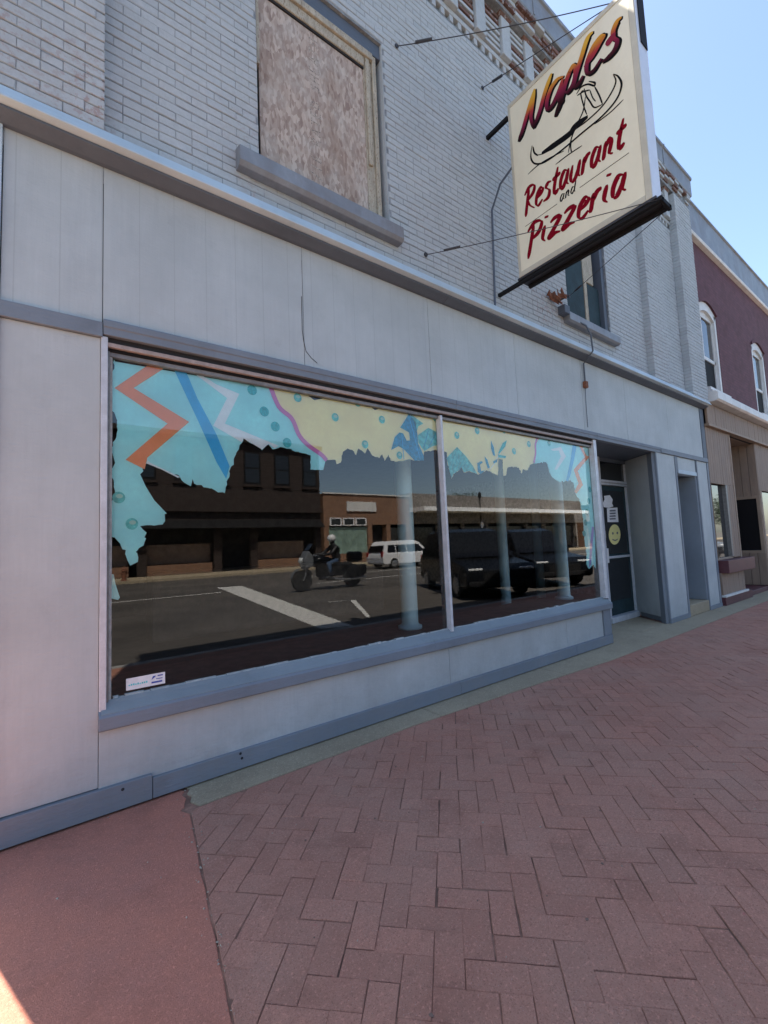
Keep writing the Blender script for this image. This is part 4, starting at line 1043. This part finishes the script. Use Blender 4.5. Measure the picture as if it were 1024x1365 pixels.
# =================================================================== PURPLE BRICK BUILDING NEXT DOOR
Pb = empty('brick_building', (10.25, 0, 0), 'purple painted brick building with white framed arched windows over a tan boarded shopfront', 'building')
def pb(mb, *a, **k): return rel(mb, Pb).build(*a, **k)
PX0, PX1 = 10.215, 24.0
wins = [(10.62, 11.72), (14.28, 15.4), (17.9, 19.0), (21.4, 22.5)]
pw = MB(); prevx = PX0
for a, b in wins:
    pw.box(prevx, a, .03, .35, 3.9, 7.62); pw.box(a, b, .03, .35, 3.9, 4.36); prevx = b
    # arched head
    n_ = 8; arc = [(a+(b-a)*t/n_, 6.16+.17*math.sin(math.pi*t/n_)) for t in range(n_+1)]
    pw.extr([(x, .03, z) for x, z in arc]+[(b, .03, 7.62), (a, .03, 7.62)], (0, .32, 0))
pw.box(prevx, PX1, .03, .35, 3.9, 7.62); pw.box(PX0, PX1, .36, 9, 3.9, 7.6); pw.box(PX1-.3, PX1, .36, 9, 0, 7.6)
pb(pw, 'brick_wall', M['purple'], Pb)
for a, b in wins:
    n_ = 8
    outer = [(a+(b-a)*t/n_, 6.16+.17*math.sin(math.pi*t/n_)) for t in range(n_+1)]
    inner = [(a+.11+(b-a-.22)*t/n_, 6.02+.13*math.sin(math.pi*t/n_)) for t in range(n_+1)]
    f_ = MB()
    for t in range(n_):
        f_.extr([(outer[t][0], .04, outer[t][1]), (outer[t+1][0], .04, outer[t+1][1]), (inner[t+1][0], .04, inner[t+1][1]), (inner[t][0], .04, inner[t][1])], (0, .14, 0))
    f_.box(a+.002, a+.11, .04, .18, 4.36, 6.02+.14); f_.box(b-.11, b-.002, .04, .18, 4.36, 6.16)
    wf = pb(f_, 'window', M['white'], Pb)
    q = MB(); q.box(a+.11, b-.11, .09, .13, 5.06, 5.13); q.box(a+.11, b-.11, .09, .13, 4.36, 4.43); q.box(a+.11, a+.15, .09, .13, 4.43, 6.05); q.box(b-.15, b-.11, .09, .13, 4.43, 6.05); q.box(a+.15, b-.15, .09, .13, 6.0, 6.15)
    pb(q, 'sash', M['white'], wf)
    pb(MB().box(a+.14, b-.14, .115, .12, 4.42, 5.07), 'pane', M['black'], wf)
    pb(MB().box(a+.14, b-.14, .112, .117, 5.12, 6.05), 'pane', M['blackglass'], wf)
    pb(MB().box(a+.16, a+.40, .105, .11, 5.13, 6.0), 'curtain', M['paper'], wf)
    pb(MB().prof([(.03, 4.36), (-.08, 4.34), (-.08, 4.28), (.03, 4.26)], a-.08, b+.08), 'window_sill', M['white'], wf, .003)
    pb(MB().extr([(x, -.0, z+.005) for x, z in outer]+[(x, -.0, z+.085) for x, z in outer[::-1]], (0, .04, 0)), 'arch_head', M['purple'], wf)
pp = pb(MB().prof([(.33, 7.63), (-.06, 7.63), (-.06, 8.22), (-.09, 8.24), (-.09, 8.27), (.33, 8.27)], PX0+.06, PX1), 'parapet', M['grey_metal'], Pb)
pb(MB().prof([(.03, 7.55), (-.055, 7.565), (-.07, 7.60), (-.07, 7.626), (.03, 7.626)], PX0+.06, PX1), 'cornice', M['white'], Pb, .004)
pb(MB().prof([(.03, 3.98), (-.20, 3.99), (-.235, 4.02), (-.235, 4.15), (-.20, 4.19), (.03, 4.24)], 10.36, PX1), 'ledge', M['white'], Pb, .004)
M['navy'] = basic('navy_door', (.012, .011, .012), .6, spec=.1)
M['tan'] = basic('tan_board_paint', (.29, .205, .15), .7, var=.15, vs=4, stretch=(4, 4, .5), dirt=(.18, .13, .11), dfac=.5, bumps=.3)
M['tan2'] = basic('tan_trim_paint', (.32, .23, .165), .65, var=.12, vs=6)
M['maroon'] = basic('maroon_paint', (.10, .028, .035), .5, var=.2, vs=6)
def boards(x0, x1, z0, z1, y, wdt=.13, th=.02, parent=Pb, mat='tan', every=1):
    x = x0
    while x < x1-.01:
        q = min(wdt, x1-x); pb(MB().box(x+.004, x+q-.004, y+rb.uniform(-.002, .002), y+th+.02, z0, z1), 'siding_board', M[mat], parent, .003); x += wdt
pb(MB().box(PX0, 11.60, .045, .12, 2.37, 3.96), 'backing', M['dark'], Pb)
pb(MB().box(PX0, PX1, .045, .12, 3.50, 3.96), 'backing', M['dark'], Pb)
boards(PX0+.02, 17.5, 3.55, 3.965, -.06, .155)
pb(MB().box(PX0+.02, PX1, -.075, .04, 3.50, 3.548), 'trim_board', M['tan2'], Pb, .003)
boards(PX0+.02, 11.60, 2.37, 3.498, .0)
pb(MB().box(PX0+.02, 10.24, -.01, .08, .9, 2.37), 'trim_board', M['tan2'], Pb, .003)
pb(MB().box(10.26, 11.18, .07, .075, .90, 2.36), 'pane', M['blackglass'], Pb)
pb(MB().box(10.24, 11.22, .02, .07, .86, .90), 'trim_board', M['tan2'], Pb, .003)
pb(MB().box(11.10, 11.20, .0, .09, .90, 2.368), 'trim_board', M['alu_dark'], Pb, .003)
boards(11.205, 11.60, .88, 2.368, .0, .13)
pb(MB().box(11.60, 11.66, -.01, .10, .05, 3.50), 'trim_board', M['tan2'], Pb, .003)
# planter ledge and base
pl = pb(MB().box(10.235, 11.90, -.16, .04, .62, .86), 'ledge', M['maroon'], Pb, .006)
boards(10.235, 11.60, .20, .618, -.03, .11)
pb(MB().box(10.235, 11.64, -.075, .0, .16, .198), 'trim_board', M['white'], Pb, .003)
pb(MB().box(10.235, 11.9, -.06, .06, .005, .158), 'base_board', M['maroon'], Pb, .004)
# recess
pb(MB().box(11.66, 13.5, 1.10, 1.2, 0, 3.6), 'recess_wall', M['dark'], Pb)
boards(11.66, 13.5, 2.32, 3.49, 1.05, .45, parent=Pb)
pb(MB().box(13.5, 13.56, .1, 1.09, .05, 3.49), 'backing', M['dark'], Pb)
for t in range(7):
    pb(MB().box(13.46, 13.50, .004+t*.155, .151+t*.155, 2.24, 3.49), 'siding_board', M['tan'], Pb, .003)
    pb(MB().box(13.46, 13.50, .004+t*.155, .151+t*.155, .11, .86), 'siding_board', M['tan'], Pb, .003)
for a, b, c, d in ((.0, .07, .86, 2.24), (.52, .60, .86, 2.24), (.071, .519, .86, .93), (.071, .519, 2.17, 2.24)):
    pb(MB().box(13.45, 13.50, a, b, c, d), 'trim_board', M['tan2'], Pb, .003)
pb(MB().box(13.475, 13.48, .07, .52, .93, 2.17), 'side_pane', M['navy'], Pb)
pb(MB().box(13.46, 13.50, .60, 1.09, .86, 2.24), 'siding_board', M['tan'], Pb)
for t in range(6):
    pb(MB().box(11.66, 11.68, .12+t*.16, .27+t*.16, .05, 3.49), 'siding_board', M['tan'], Pb, .003)
pb(MB().box(11.68, 13.46, .10, 1.08, 3.49, 3.53), 'soffit', M['tan'], Pb)
dd = pb(MB().box(11.9, 12.02, .98, 1.05, .1, 2.3), 'door_frame', M['tan2'], Pb, .003)
pb(MB().box(12.92, 13.04, .98, 1.05, .1, 2.3), 'frame_bar', M['tan2'], dd, .003)
pb(MB().box(12.02, 12.92, .98, 1.05, 2.2, 2.3), 'frame_bar', M['tan2'], dd, .003)
pb(MB().box(12.02, 12.92, 1.0, 1.04, .1, 2.2), 'door', M['navy'], dd, .003)
pb(MB().box(11.68, 13.46, .0, 1.08, .004, .10), 'step', M['maroon'], Pb, .006)
boards(13.5, 17.5, 2.35, 3.498, .0, .16)
pb(MB().box(13.5, 13.62, -.012, .10, .05, 2.35), 'trim_board', M['tan2'], Pb, .003)
pb(MB().box(13.62, 17.4, .06, .065, .80, 2.345), 'pane', M['blackglass'], Pb)
pb(MB().box(13.62, 17.45, .0, .06, .76, .80), 'trim_board', M['tan2'], Pb, .003)
boards(13.5, 17.5, .18, .757, .0, .16)
pb(MB().box(13.5, 17.5, -.05, .06, .005, .178), 'base_board', M['maroon'], Pb, .004)
pb(MB().box(17.5, PX1, .0, .3, .005, 3.5), 'shopfront_wall', M['tan'], Pb)
pb(MB().box(PX0, PX1, 1.2, 1.3, 0, 3.9), 'backing', M['dark'], Pb)

# =================================================================== ACROSS THE STREET (seen mirrored in the shop window)
FY = -31.2
def cbuild(root):
    l = root.location
    def f(mb, name, mat, parent=None, bevel=0, **k):
        return rel2(mb, l).build(name, mat, parent or root, bevel, **k)
    return f
def rel2(mb, l):
    mb.v = [(a-l.x, b-l.y, c-l.z) for a, b, c in mb.v]; return mb
# dark two storey brick building
A = empty('corner_building', (-12, FY, 0), 'dark brown two storey brick building with an awning over its shopfront across the street', 'building'); fa = cbuild(A)
fa(MB().box(-12, 18.7, FY-14, FY, 3.9, 10.1), 'brick_wall', M['farbrick'])
fa(MB().box(-12, 18.7, FY-14, FY-1.4, .0, 3.9), 'shopfront', M['dark'])
fa(MB().box(-12.2, 18.9, FY-.1, FY+.35, 10.1, 10.45), 'cornice', M['farbrick'])
fa(MB().box(-12, 18.7, FY, FY+.3, 4.55, 4.8), 'cornice', M['farbrick'])
x = -11.0
while x < 18:
    f_ = fa(MB().box(x, x+1.35, FY, FY+.08, 6.8, 9.45), 'window', M['black'])
    rel2(MB().box(x+.12, x+1.23, FY+.081, FY+.09, 6.95, 8.05), A.location).build('pane', M['blackglass'], f_)
    rel2(MB().box(x+.12, x+1.23, FY+.081, FY+.09, 8.15, 9.3), A.location).build('pane', M['blackglass'], f_)
    fa(MB().box(x-.12, x+1.47, FY, FY+.16, 6.6, 6.78), 'window_sill', M['farbrick'])
    x += 2.55
for x in (-12, -6.5, -1.0, 4.5, 9.6, 12.4, 18.1):
    fa(MB().box(x, x+.55, FY-.4, FY+.05, .03, 3.9), 'pillar', M['farbrick'])
for x in (-11.4, -5.9, -.4, 5.1, 12.95):
    fa(MB().box(x, x+4.4, FY-1.3, FY-.2, .03, .75), 'low_wall', M['tanbrick'])
    fa(MB().box(x, x+4.4, FY-.9, FY-.85, .8, 2.2), 'panel', M['tan'])
aw = MB()
for t in range(60):
    aw.extr([(-12+t*.51, FY+.02, 3.95), (-12+t*.51+.5, FY+.02, 3.95), (-12+t*.51+.5, FY+1.0, 3.3), (-12+t*.51, FY+1.0, 3.3)], (0, 0, -.04))
tag(fa(aw, 'awning', M['black']), kind='stuff')
# tan one storey building
T = empty('tan_building', (19, FY, 0), 'one storey tan brick shop across the street with a pale sign and three small windows', 'building'); ft = cbuild(T)
ft(MB().box(19, 28.9, FY-12, FY, 3.5, 6.3), 'brick_wall', M['tanbrick'])
ft(MB().box(18.95, 28.95, FY-.1, FY+.1, 6.3, 6.42), 'coping', M['white'])
for x in (19.0, 23.7, 25.9, 28.4): ft(MB().box(x, x+.5, FY-1, FY, .03, 3.5), 'pillar', M['tanbrick'])
ft(MB().box(21.4, 24.7, FY, FY+.12, 4.75, 5.65), 'sign_board', M['white'])
for k_ in range(3):
    w_ = ft(MB().box(19.6+k_*1.36, 20.85+k_*1.36, FY-.1, FY+.03, 3.42, 4.15), 'window', M['paper'])
    rel2(MB().box(19.75+k_*1.36, 20.7+k_*1.36, FY+.031, FY+.04, 3.52, 4.05), T.location).build('pane', M['blackglass'], w_)
ft(MB().box(19.5, 23.7, FY-.3, FY-.2, .9, 3.3), 'shop_window', basic('pale_green_glass', (.22, .32, .27), .2, var=.3, vs=2))
ft(MB().box(19.5, 23.7, FY-.4, FY-.12, .03, .9), 'low_wall', M['tanbrick'])
ft(MB().box(24.2, 25.9, FY-.9, FY-.8, .03, 3.5), 'recess', M['dark'])
ft(MB().box(26.4, 28.4, FY-.3, FY-.2, .5, 3.2), 'shop_window', M['blackglass'])
# long pale fronted building
U = empty('long_building', (29, FY, 0), 'long grey fronted shop block with a bright white canopy band across the street', 'building'); fu = cbuild(U)
M['greystone'] = basic('grey_stone_front', (.20, .18, .16), .8, var=.25, vs=.6)
fu(MB().box(29, 62, FY-14, FY, 3.6, 6.7), 'front_wall', M['greystone'])
fu(MB().box(29, 59.6, FY, FY+2.2, 4.72, 5.14), 'canopy', basic('canopy_white', (.88, .88, .86), .3))
fu(MB().box(29, 62, FY-6, FY-1.2, .03, 3.6), 'shopfront', M['dark'])
for t in range(9):
    fu(MB().box(29+t*3.9, 29.3+t*3.9, FY-.5, FY-.1, .03, 3.6), 'pillar', M['greystone'])
    if t < 8: fu(MB().box(29.4+t*3.9, 32.7+t*3.9, FY-.6, FY-.55, .5, 3.2), 'shop_window', M['blackglass'])
V = empty('far_building', (63, FY, 0), 'brick shop at the far end of the block across the street', 'building'); fv = cbuild(V)
fv(MB().box(63, 78, FY-12, FY, .03, 5.4), 'brick_wall', M['tanbrick'])
fv(MB().box(79, 100, FY-12, FY, .03, 7.4), 'brick_wall', M['farbrick'])
for t in range(5): fv(MB().box(64+t*2.9, 66.4+t*2.9, FY, FY+.05, .8, 3.2), 'shop_window', M['blackglass'])
for t in range(6): fv(MB().box(80+t*3.2, 81.6+t*3.2, FY, FY+.05, 4.5, 6.4), 'window', M['blackglass'])
fv(MB().box(63, 78, FY, FY+1.6, 3.4, 3.7), 'canopy', M['maroon'])

# trees behind the roofs
M['leaf'] = basic('tree_leaves', (.045, .075, .028), .7, var=.5, vs=1.2)
M['bark'] = basic('bark', (.07, .055, .04), .9, var=.3)
def tree(x, y, h, rad, label):
    t_ = empty('leafy_tree', (x, y, -.1), label, 'tree', 'trees behind the roofs across the street')
    r_ = random.Random(int(x*7))
    MB().tube([(0, 0, 0), (.1, 0, h*.35), (.0, .1, h*.7)], .28, 8, .1).build('trunk', M['bark'], t_)
    mb = MB()
    cl = [(r_.gauss(0, rad*.42), r_.gauss(0, rad*.42), h*.68+r_.gauss(0, rad*.32), rad*r_.uniform(.3, .55)) for _ in range(16)]
    for cx0, cy0, cz0, cr_ in cl:
        for _ in range(150):
            u = Vector((r_.gauss(0, 1), r_.gauss(0, 1), r_.gauss(0, 1))).normalized()*cr_*r_.uniform(.6, 1.05)
            c = Vector((cx0, cy0, cz0))+u; a = Vector((r_.uniform(-1, 1), r_.uniform(-1, 1), r_.uniform(-1, 1))).normalized()*.16
            b = a.cross(Vector((r_.uniform(-1, 1), r_.uniform(-1, 1), r_.uniform(-1, 1)))).normalized()*.12
            mb.add([c-a, c-b, c+a, c+b], [(0, 1, 2, 3)])
    mb.build('crown', M['leaf'], t_, fix=False)
tree(20.5, -46, 9.5, 3.0, 'dark leafy tree rising behind the tan brick shop')
tree(52.5, -46, 11.0, 2.6, 'leafy tree showing above the white canopy band')
tree(104, -40, 9, 4, 'wide leafy tree at the end of the street')
tree(92, -22, 8, 3.2, 'leafy street tree at the far kerb')

# street lamp with a small diamond plate
Lp = empty('street_lamp', (38.6, -30.2, .02), 'dark street lamp post carrying a small diamond shaped plate', 'street lamp')
MB().tube([(0, 0, 0), (0, 0, 6.2)], .09, 8, .05).build('post', M['black'], Lp)
MB().tube([(-.5, 0, 6.0), (0, 0, 6.3), (.5, 0, 6.0)], .04, 6).build('arm', M['black'], Lp)
MB().lathe((0, 0, 6.3), [(.05, 0), (.2, .15), (.2, .5), (.05, .75)], 10).build('lamp_head', M['black'], Lp)
MB().extr([(0, .1, 2.9), (.35, .1, 3.3), (0, .1, 3.7), (-.35, .1, 3.3)], (0, .02, 0)).build('plate', M['paper'], Lp)

# fire hydrant / cone by the far kerb
hy = empty('fire_hydrant', (3.3, -27.3, .02), 'red fire hydrant on the far sidewalk', 'hydrant')
MB().lathe((0, 0, 0), [(.2, 0), (.2, .06), (.13, .08), (.13, .55), (.17, .58), (.15, .7), (.06, .8), (.04, .86)], 12).build('barrel', M['rust'], hy)
MB().lathe((0, 0, .45), [(.06, -.22), (.06, .22)], 8, 'x').build('nozzle', M['rust'], hy)

# vehicles
M['carwhite'] = basic('white_car_paint', (.72, .72, .72), .2, spec=.6)
M['carblack'] = basic('black_car_paint', (.006, .007, .009), .25, spec=.25)
M['tint'] = basic('tinted_glass', (.006, .006, .007), .12, spec=.25)
M['cargrey'] = basic('grey_car_paint', (.12, .13, .14), .2, spec=.6)
M['tyre'] = basic('tyre_rubber', (.02, .02, .02), .85)
M['rim'] = basic('wheel_rim', (.45, .45, .46), .3, metal=.8)
M['lampred'] = basic('tail_lamp', (.35, .02, .02), .3)
M['lampclear'] = basic('head_lamp', (.6, .62, .62), .15)
def suv(loc, rz, paint_, label, L=4.75, wd=1.9, h=1.78):
    o = empty('parked_suv', loc, label, 'car', None, rz)
    # local x forward; side profile
    body = [(-L/2, .42), (-L/2-.03, .75), (-L/2+.02, 1.05), (L/2-1.25, 1.06), (L/2-.25, .93), (L/2, .78), (L/2+.02, .45), (L/2-.1, .3), (-L/2+.1, .3)]
    hw = wd/2
    mb = MB(); mb.extr([(a, -hw, b) for a, b in body], (0, wd, 0)); mb.build('body', paint_, o, .05)
    cab = [(-L/2+.06, 1.04), (-L/2+.28, 1.62), (-L/2+.55, h-.04), (L/2-2.5, h), (L/2-2.05, h-.1), (L/2-1.2, 1.05)]
    V = [(a, -hw+.03+(b-1.04)*.22, b) for a, b in cab]; V2 = [(a, hw-.03-(b-1.04)*.22, b) for a, b in cab]; n_ = len(cab)
    mb = MB(); mb.add(V+V2, [tuple(range(n_)), tuple(range(2*n_-1, n_-1, -1))]+[(i, i+n_, (i+1) % n_+n_, (i+1) % n_) for i in range(n_)])
    mb.build('cabin', paint_, o, .04)
    for sg in (-1, 1):
        for a0, a1 in ((-L/2+.38, -L/2+1.1), (-L/2+1.17, -L/2+2.05), (-L/2+2.12, L/2-1.55)):
            y0_ = sg*(hw-.03-(1.1-1.04)*.22+.006); y1_ = sg*(hw-.03-(1.58-1.04)*.22+.006)
            t0 = .14 if a0 < -L/2+.5 else 0; t1 = .52 if a1 > L/2-1.6 else 0
            MB().extr([(a0, y0_, 1.1), (a1, y0_, 1.1), (a1-t1, y1_, 1.6), (a0+t0, y1_, 1.6)], (0, sg*.008, 0)).build('side_window', M['tint'], o)
        MB().box(L/2-.55, L/2-.03, sg*(hw-.28)-.2, sg*(hw-.28)+.2, .70, .84).build('headlight', M['lampclear'], o, .02)
        MB().box(-L/2-.035, -L/2+.1, sg*(hw-.13)-.1, sg*(hw-.13)+.1, .82, 1.15).build('tail_light', M['lampred'], o, .02)
        MB().box(L/2-1.75, L/2-1.6, sg*(hw+.02)-.0, sg*(hw+.2), 1.05, 1.2).build('mirror', paint_, o, .02)
        for wx in (-L/2+.92, L/2-.88):
            wl = MB().lathe((wx, sg*(hw-.11), .36), [(.2, -.11), (.34, -.11), (.36, -.07), (.36, .07), (.34, .11), (.2, .11)], 24, 'y').build('wheel', M['tyre'], o)
            MB().lathe((wx, sg*(hw-.1)+sg*.02, .36), [(.24, -.1), (.24, .1), (.08, .11)], 20, 'y').build('rim', M['rim'], wl)
    MB().extr([(L/2-1.22, -hw+.12, 1.1), (L/2-1.22, hw-.12, 1.1), (L/2-1.98, hw-.24, 1.62), (L/2-1.98, -hw+.24, 1.62)], (.02, 0, .01)).build('windscreen', M['tint'], o)
    MB().extr([(-L/2+.06, -hw+.16, 1.12), (-L/2+.06, hw-.16, 1.12), (-L/2+.24, hw-.22, 1.56), (-L/2+.24, -hw+.22, 1.56)], (-.03, 0, .01)).build('rear_window', M['tint'], o)
    MB().box(L/2-.02, L/2+.03, -.55, .55, .5, .72).build('grille', M['black'], o, .01)
    MB().box(L/2+.0, L/2+.05, -hw+.05, hw-.05, .36, .5).build('bumper', M['black'], o, .02)
    return o
suv((20.2, -21.6, -.13), 0, M['carwhite'], 'white sport utility car parked at the far kerb', L=5.3, h=1.9, wd=2.0)
ang_ = math.atan2(-2.85, 1.47)+math.pi
suv((10.75, -6.75, -.13), ang_, M['carblack'], 'black sport utility car parked at an angle nearest the crosswalk', h=1.98, wd=2.02, L=5.0)
suv((14.1, -6.9, -.13), ang_, M['carblack'], 'second black sport utility car parked at an angle, further from the crosswalk', h=1.95, wd=2.0)
suv((33.5, -24.6, -.13), 0, M['cargrey'], 'grey sport utility car parked further along the far kerb')
suv((30.0, -7.6, -.13), ang_, M['cargrey'], 'dark grey sport utility car parked at an angle down the street')

# touring motorcycle and its rider
K = empty('motorcycle', (8.55, -11.9, -.13), 'black touring motorcycle with a white front fender passing on the road', 'motorcycle', None, math.pi)
for wx in (1.0, -.80):
    wl = MB().lathe((wx, 0, .34), [(.22, -.07), (.31, -.07), (.34, -.03), (.34, .03), (.31, .07), (.22, .07)], 24, 'y').build('wheel', M['tyre'], K)
    MB().lathe((wx, 0, .34), [(.05, -.05), (.07, .0), (.05, .05)], 10, 'y').build('hub', M['rim'], wl)
    for t in range(8):
        a = t*math.pi/4; MB().tube([(wx, 0, .34), (wx+.24*math.cos(a), 0, .34+.24*math.sin(a))], .012, 5).build('spoke', M['rim'], wl)
def fender(wx, a0, a1, r0, mat, nm):
    P_ = [(wx+r0*math.cos(a0+(a1-a0)*t/8), r0*math.sin(a0+(a1-a0)*t/8)+.34) for t in range(9)]
    mb = MB()
    for p, q in zip(P_, P_[1:]):
        mb.extr([(p[0], -.09, p[1]), (q[0], -.09, q[1]), (q[0], .09, q[1]), (p[0], .09, p[1])], (0, 0, .02))
    mb.build(nm, mat, K)
fender(1.0, .3, 2.6, .38, M['cargrey'], 'front_fender'); fender(-.80, .5, 3.2, .42, M['carblack'], 'rear_fender')
MB().prof([(-.18, .42), (.18, .42), (.2, .7), (.12, .85), (-.12, .85), (-.2, .7)], -.35, .45).build('engine', M['black'], K, .04)
MB().tube([(.6, 0, .9), (.3, 0, .98), (-.05, 0, .88)], .17, 12, .13).build('fuel_tank', M['carblack'], K, smooth=True)
MB().extr([(.95, -.22, .72), (1.02, -.2, 1.0), (.82, -.16, 1.32), (.66, -.2, 1.1), (.7, -.26, .78)], (0, .44, 0)).build('fairing', M['cargrey'], K, .05)
MB().extr([(.82, -.18, 1.32), (.82, .18, 1.32), (.66, .14, 1.52), (.66, -.14, 1.52)], (-.01, 0, 0)).build('windscreen', M['blackglass'], K)
MB().lathe((1.0, 0, .98), [(.02, -.03), (.1, -.03), (.11, .05), (.05, .08)], 14, 'x').build('headlight', M['lampclear'], K)
MB().tube([(.62, -.42, 1.12), (.7, -.2, 1.14), (.72, 0, 1.1), (.7, .2, 1.14), (.62, .42, 1.12)], .018, 8).build('handlebar', M['rim'], K)
MB().tube([(.98, -.1, .34), (.82, -.1, .85), (.74, -.08, 1.1)], .03, 8).build('fork', M['rim'], K)
MB().tube([(.98, .1, .34), (.82, .1, .85), (.74, .08, 1.1)], .03, 8).build('fork', M['rim'], K)
MB().prof([(-.17, .72), (.17, .72), (.2, .8), (.1, .86), (-.1, .86), (-.2, .8)], -.72, .0).build('seat', M['black'], K, .03)
for sg in (-1, 1):
    MB().box(-1.15, -.5, sg*.3-.11, sg*.3+.11, .42, .76).build('saddlebag', M['carblack'], K, .06)
    MB().tube([(.2, sg*.2, .36), (-.4, sg*.26, .28), (-1.15, sg*.28, .3)], .04, 10, .055).build('exhaust_pipe', M['rim'], K)
MB().box(-1.1, -.72, -.25, .25, .84, 1.2).build('trunk_box', M['carblack'], K, .07)
M['leather'] = basic('black_leather', (.015, .015, .016), .55); M['jeans'] = basic('blue_jeans', (.04, .075, .14), .85); M['skin'] = basic('skin', (.45, .27, .2), .6)
Rd = empty('person', (8.55, -11.9, -.13), 'motorcycle rider in black jacket, blue jeans and pale helmet holding the handlebars', 'person', None, math.pi)
try:
    pts = [(-.28, 0, .98, .15), (-.22, 0, 1.22, .15), (-.15, 0, 1.42, .17), (-.12, 0, 1.53, .07), (-.09, 0, 1.64, .09), (-.08, 0, 1.72, .09),
           (-.15, -.2, 1.42, .075), (.1, -.3, 1.2, .055), (.5, -.36, 1.16, .04), (-.15, .2, 1.42, .075), (.1, .3, 1.2, .055), (.5, .36, 1.16, .04),
           (-.22, -.13, .92, .1), (.2, -.24, .86, .08), (.12, -.27, .42, .05), (.25, -.27, .36, .05), (-.22, .13, .92, .1), (.2, .24, .86, .08), (.12, .27, .42, .05), (.25, .27, .36, .05)]
    ed = [(0, 1), (1, 2), (2, 3), (3, 4), (4, 5), (2, 6), (6, 7), (7, 8), (2, 9), (9, 10), (10, 11), (0, 12), (12, 13), (13, 14), (14, 15), (0, 16), (16, 17), (17, 18), (18, 19)]
    me = bpy.data.meshes.new('body'); me.from_pydata([p[:3] for p in pts], ed, []); me.materials.append(M['leather'])
    ob_ = link('body', me, Rd); ob_.modifiers.new('skin', 'SKIN')
    with bpy.context.temp_override(object=ob_, active_object=ob_): pass
    if not me.skin_vertices:
        import bmesh
        b = bmesh.new(); b.from_mesh(me); b.verts.layers.skin.verify(); b.to_mesh(me); b.free()
    for i, p in enumerate(pts): me.skin_vertices[0].data[i].radius = (p[3], p[3])
    me.skin_vertices[0].data[0].use_root = True
    q = ob_.modifiers.new('sub', 'SUBSURF'); q.levels = q.render_levels = 2
except Exception as e:
    print('skin failed', e)
for sg in (-1, 1):
    MB().tube([(-.2, sg*.12, .93), (.2, sg*.245, .87), (.125, sg*.272, .45)], .105, 10, .07).build('jeans', M['jeans'], Rd, smooth=True)
    MB().box(.02, .32, sg*.27-.05, sg*.27+.05, .30, .40).build('boot', M['leather'], Rd, .03)
    MB().lathe((.54, sg*.37, 1.16), [(.02, -.05), (.045, -.02), (.045, .03), (.02, .05)], 8, 'x').build('glove', M['leather'], Rd)
MB().lathe((-.08, 0, 1.62), [(.09, -.02), (.14, .03), (.15, .1), (.13, .17), (.07, .215), (.01, .225)], 16).build('helmet', M['carwhite'], Rd, smooth=True)

K.scale = (1.22, 1.12, 1.15); Rd.scale = (1.12, 1.12, 1.13)

# gum spots, grit and small rubble on the paving, weeds in the joint by the wall
r7 = random.Random(77); gp = MB()
for _ in range(70):
    x, y = r7.uniform(.7, 9), r7.uniform(-3.0, -.45); r_ = r7.uniform(.003, .008)
    gp.extr([(x+r_*r7.uniform(.6, 1.2)*math.cos(t*math.pi/4), y+r_*r7.uniform(.6, 1.2)*math.sin(t*math.pi/4), .0022) for t in range(8)], (0, 0, -.002))
tag(gp.build('gum_spots', basic('old_gum', (.16, .10, .075), .85)), kind='stuff')
gr_ = MB()
for _ in range(190):
    if r7.random() < .35: y = r7.uniform(-1.6, -.3); x = jx(y)+r7.gauss(0, .02)
    else: x, y = r7.uniform(-.8, 8), r7.uniform(-3.0, -.02)
    if r7.random() < .25: y = r7.uniform(-.05, -.026); x = r7.uniform(-.3, 6)
    q = r7.uniform(.0015, .0045); a = Vector((x, y, .003))
    V = [a+Vector((r7.uniform(-q, q), r7.uniform(-q, q), -.002)) for _ in range(3)]+[a+Vector((0, 0, q))]
    V[0] += Vector((q, 0, 0)); V[1] += Vector((-q, q, 0)); V[2] += Vector((-q*.3, -q, 0))
    gr_.add(V, [(0, 1, 3), (1, 2, 3), (2, 0, 3), (0, 2, 1)])
tag(gr_.build('grit', basic('pale_grit', (.42, .36, .28), .85, var=.5, vs=80)), kind='stuff')
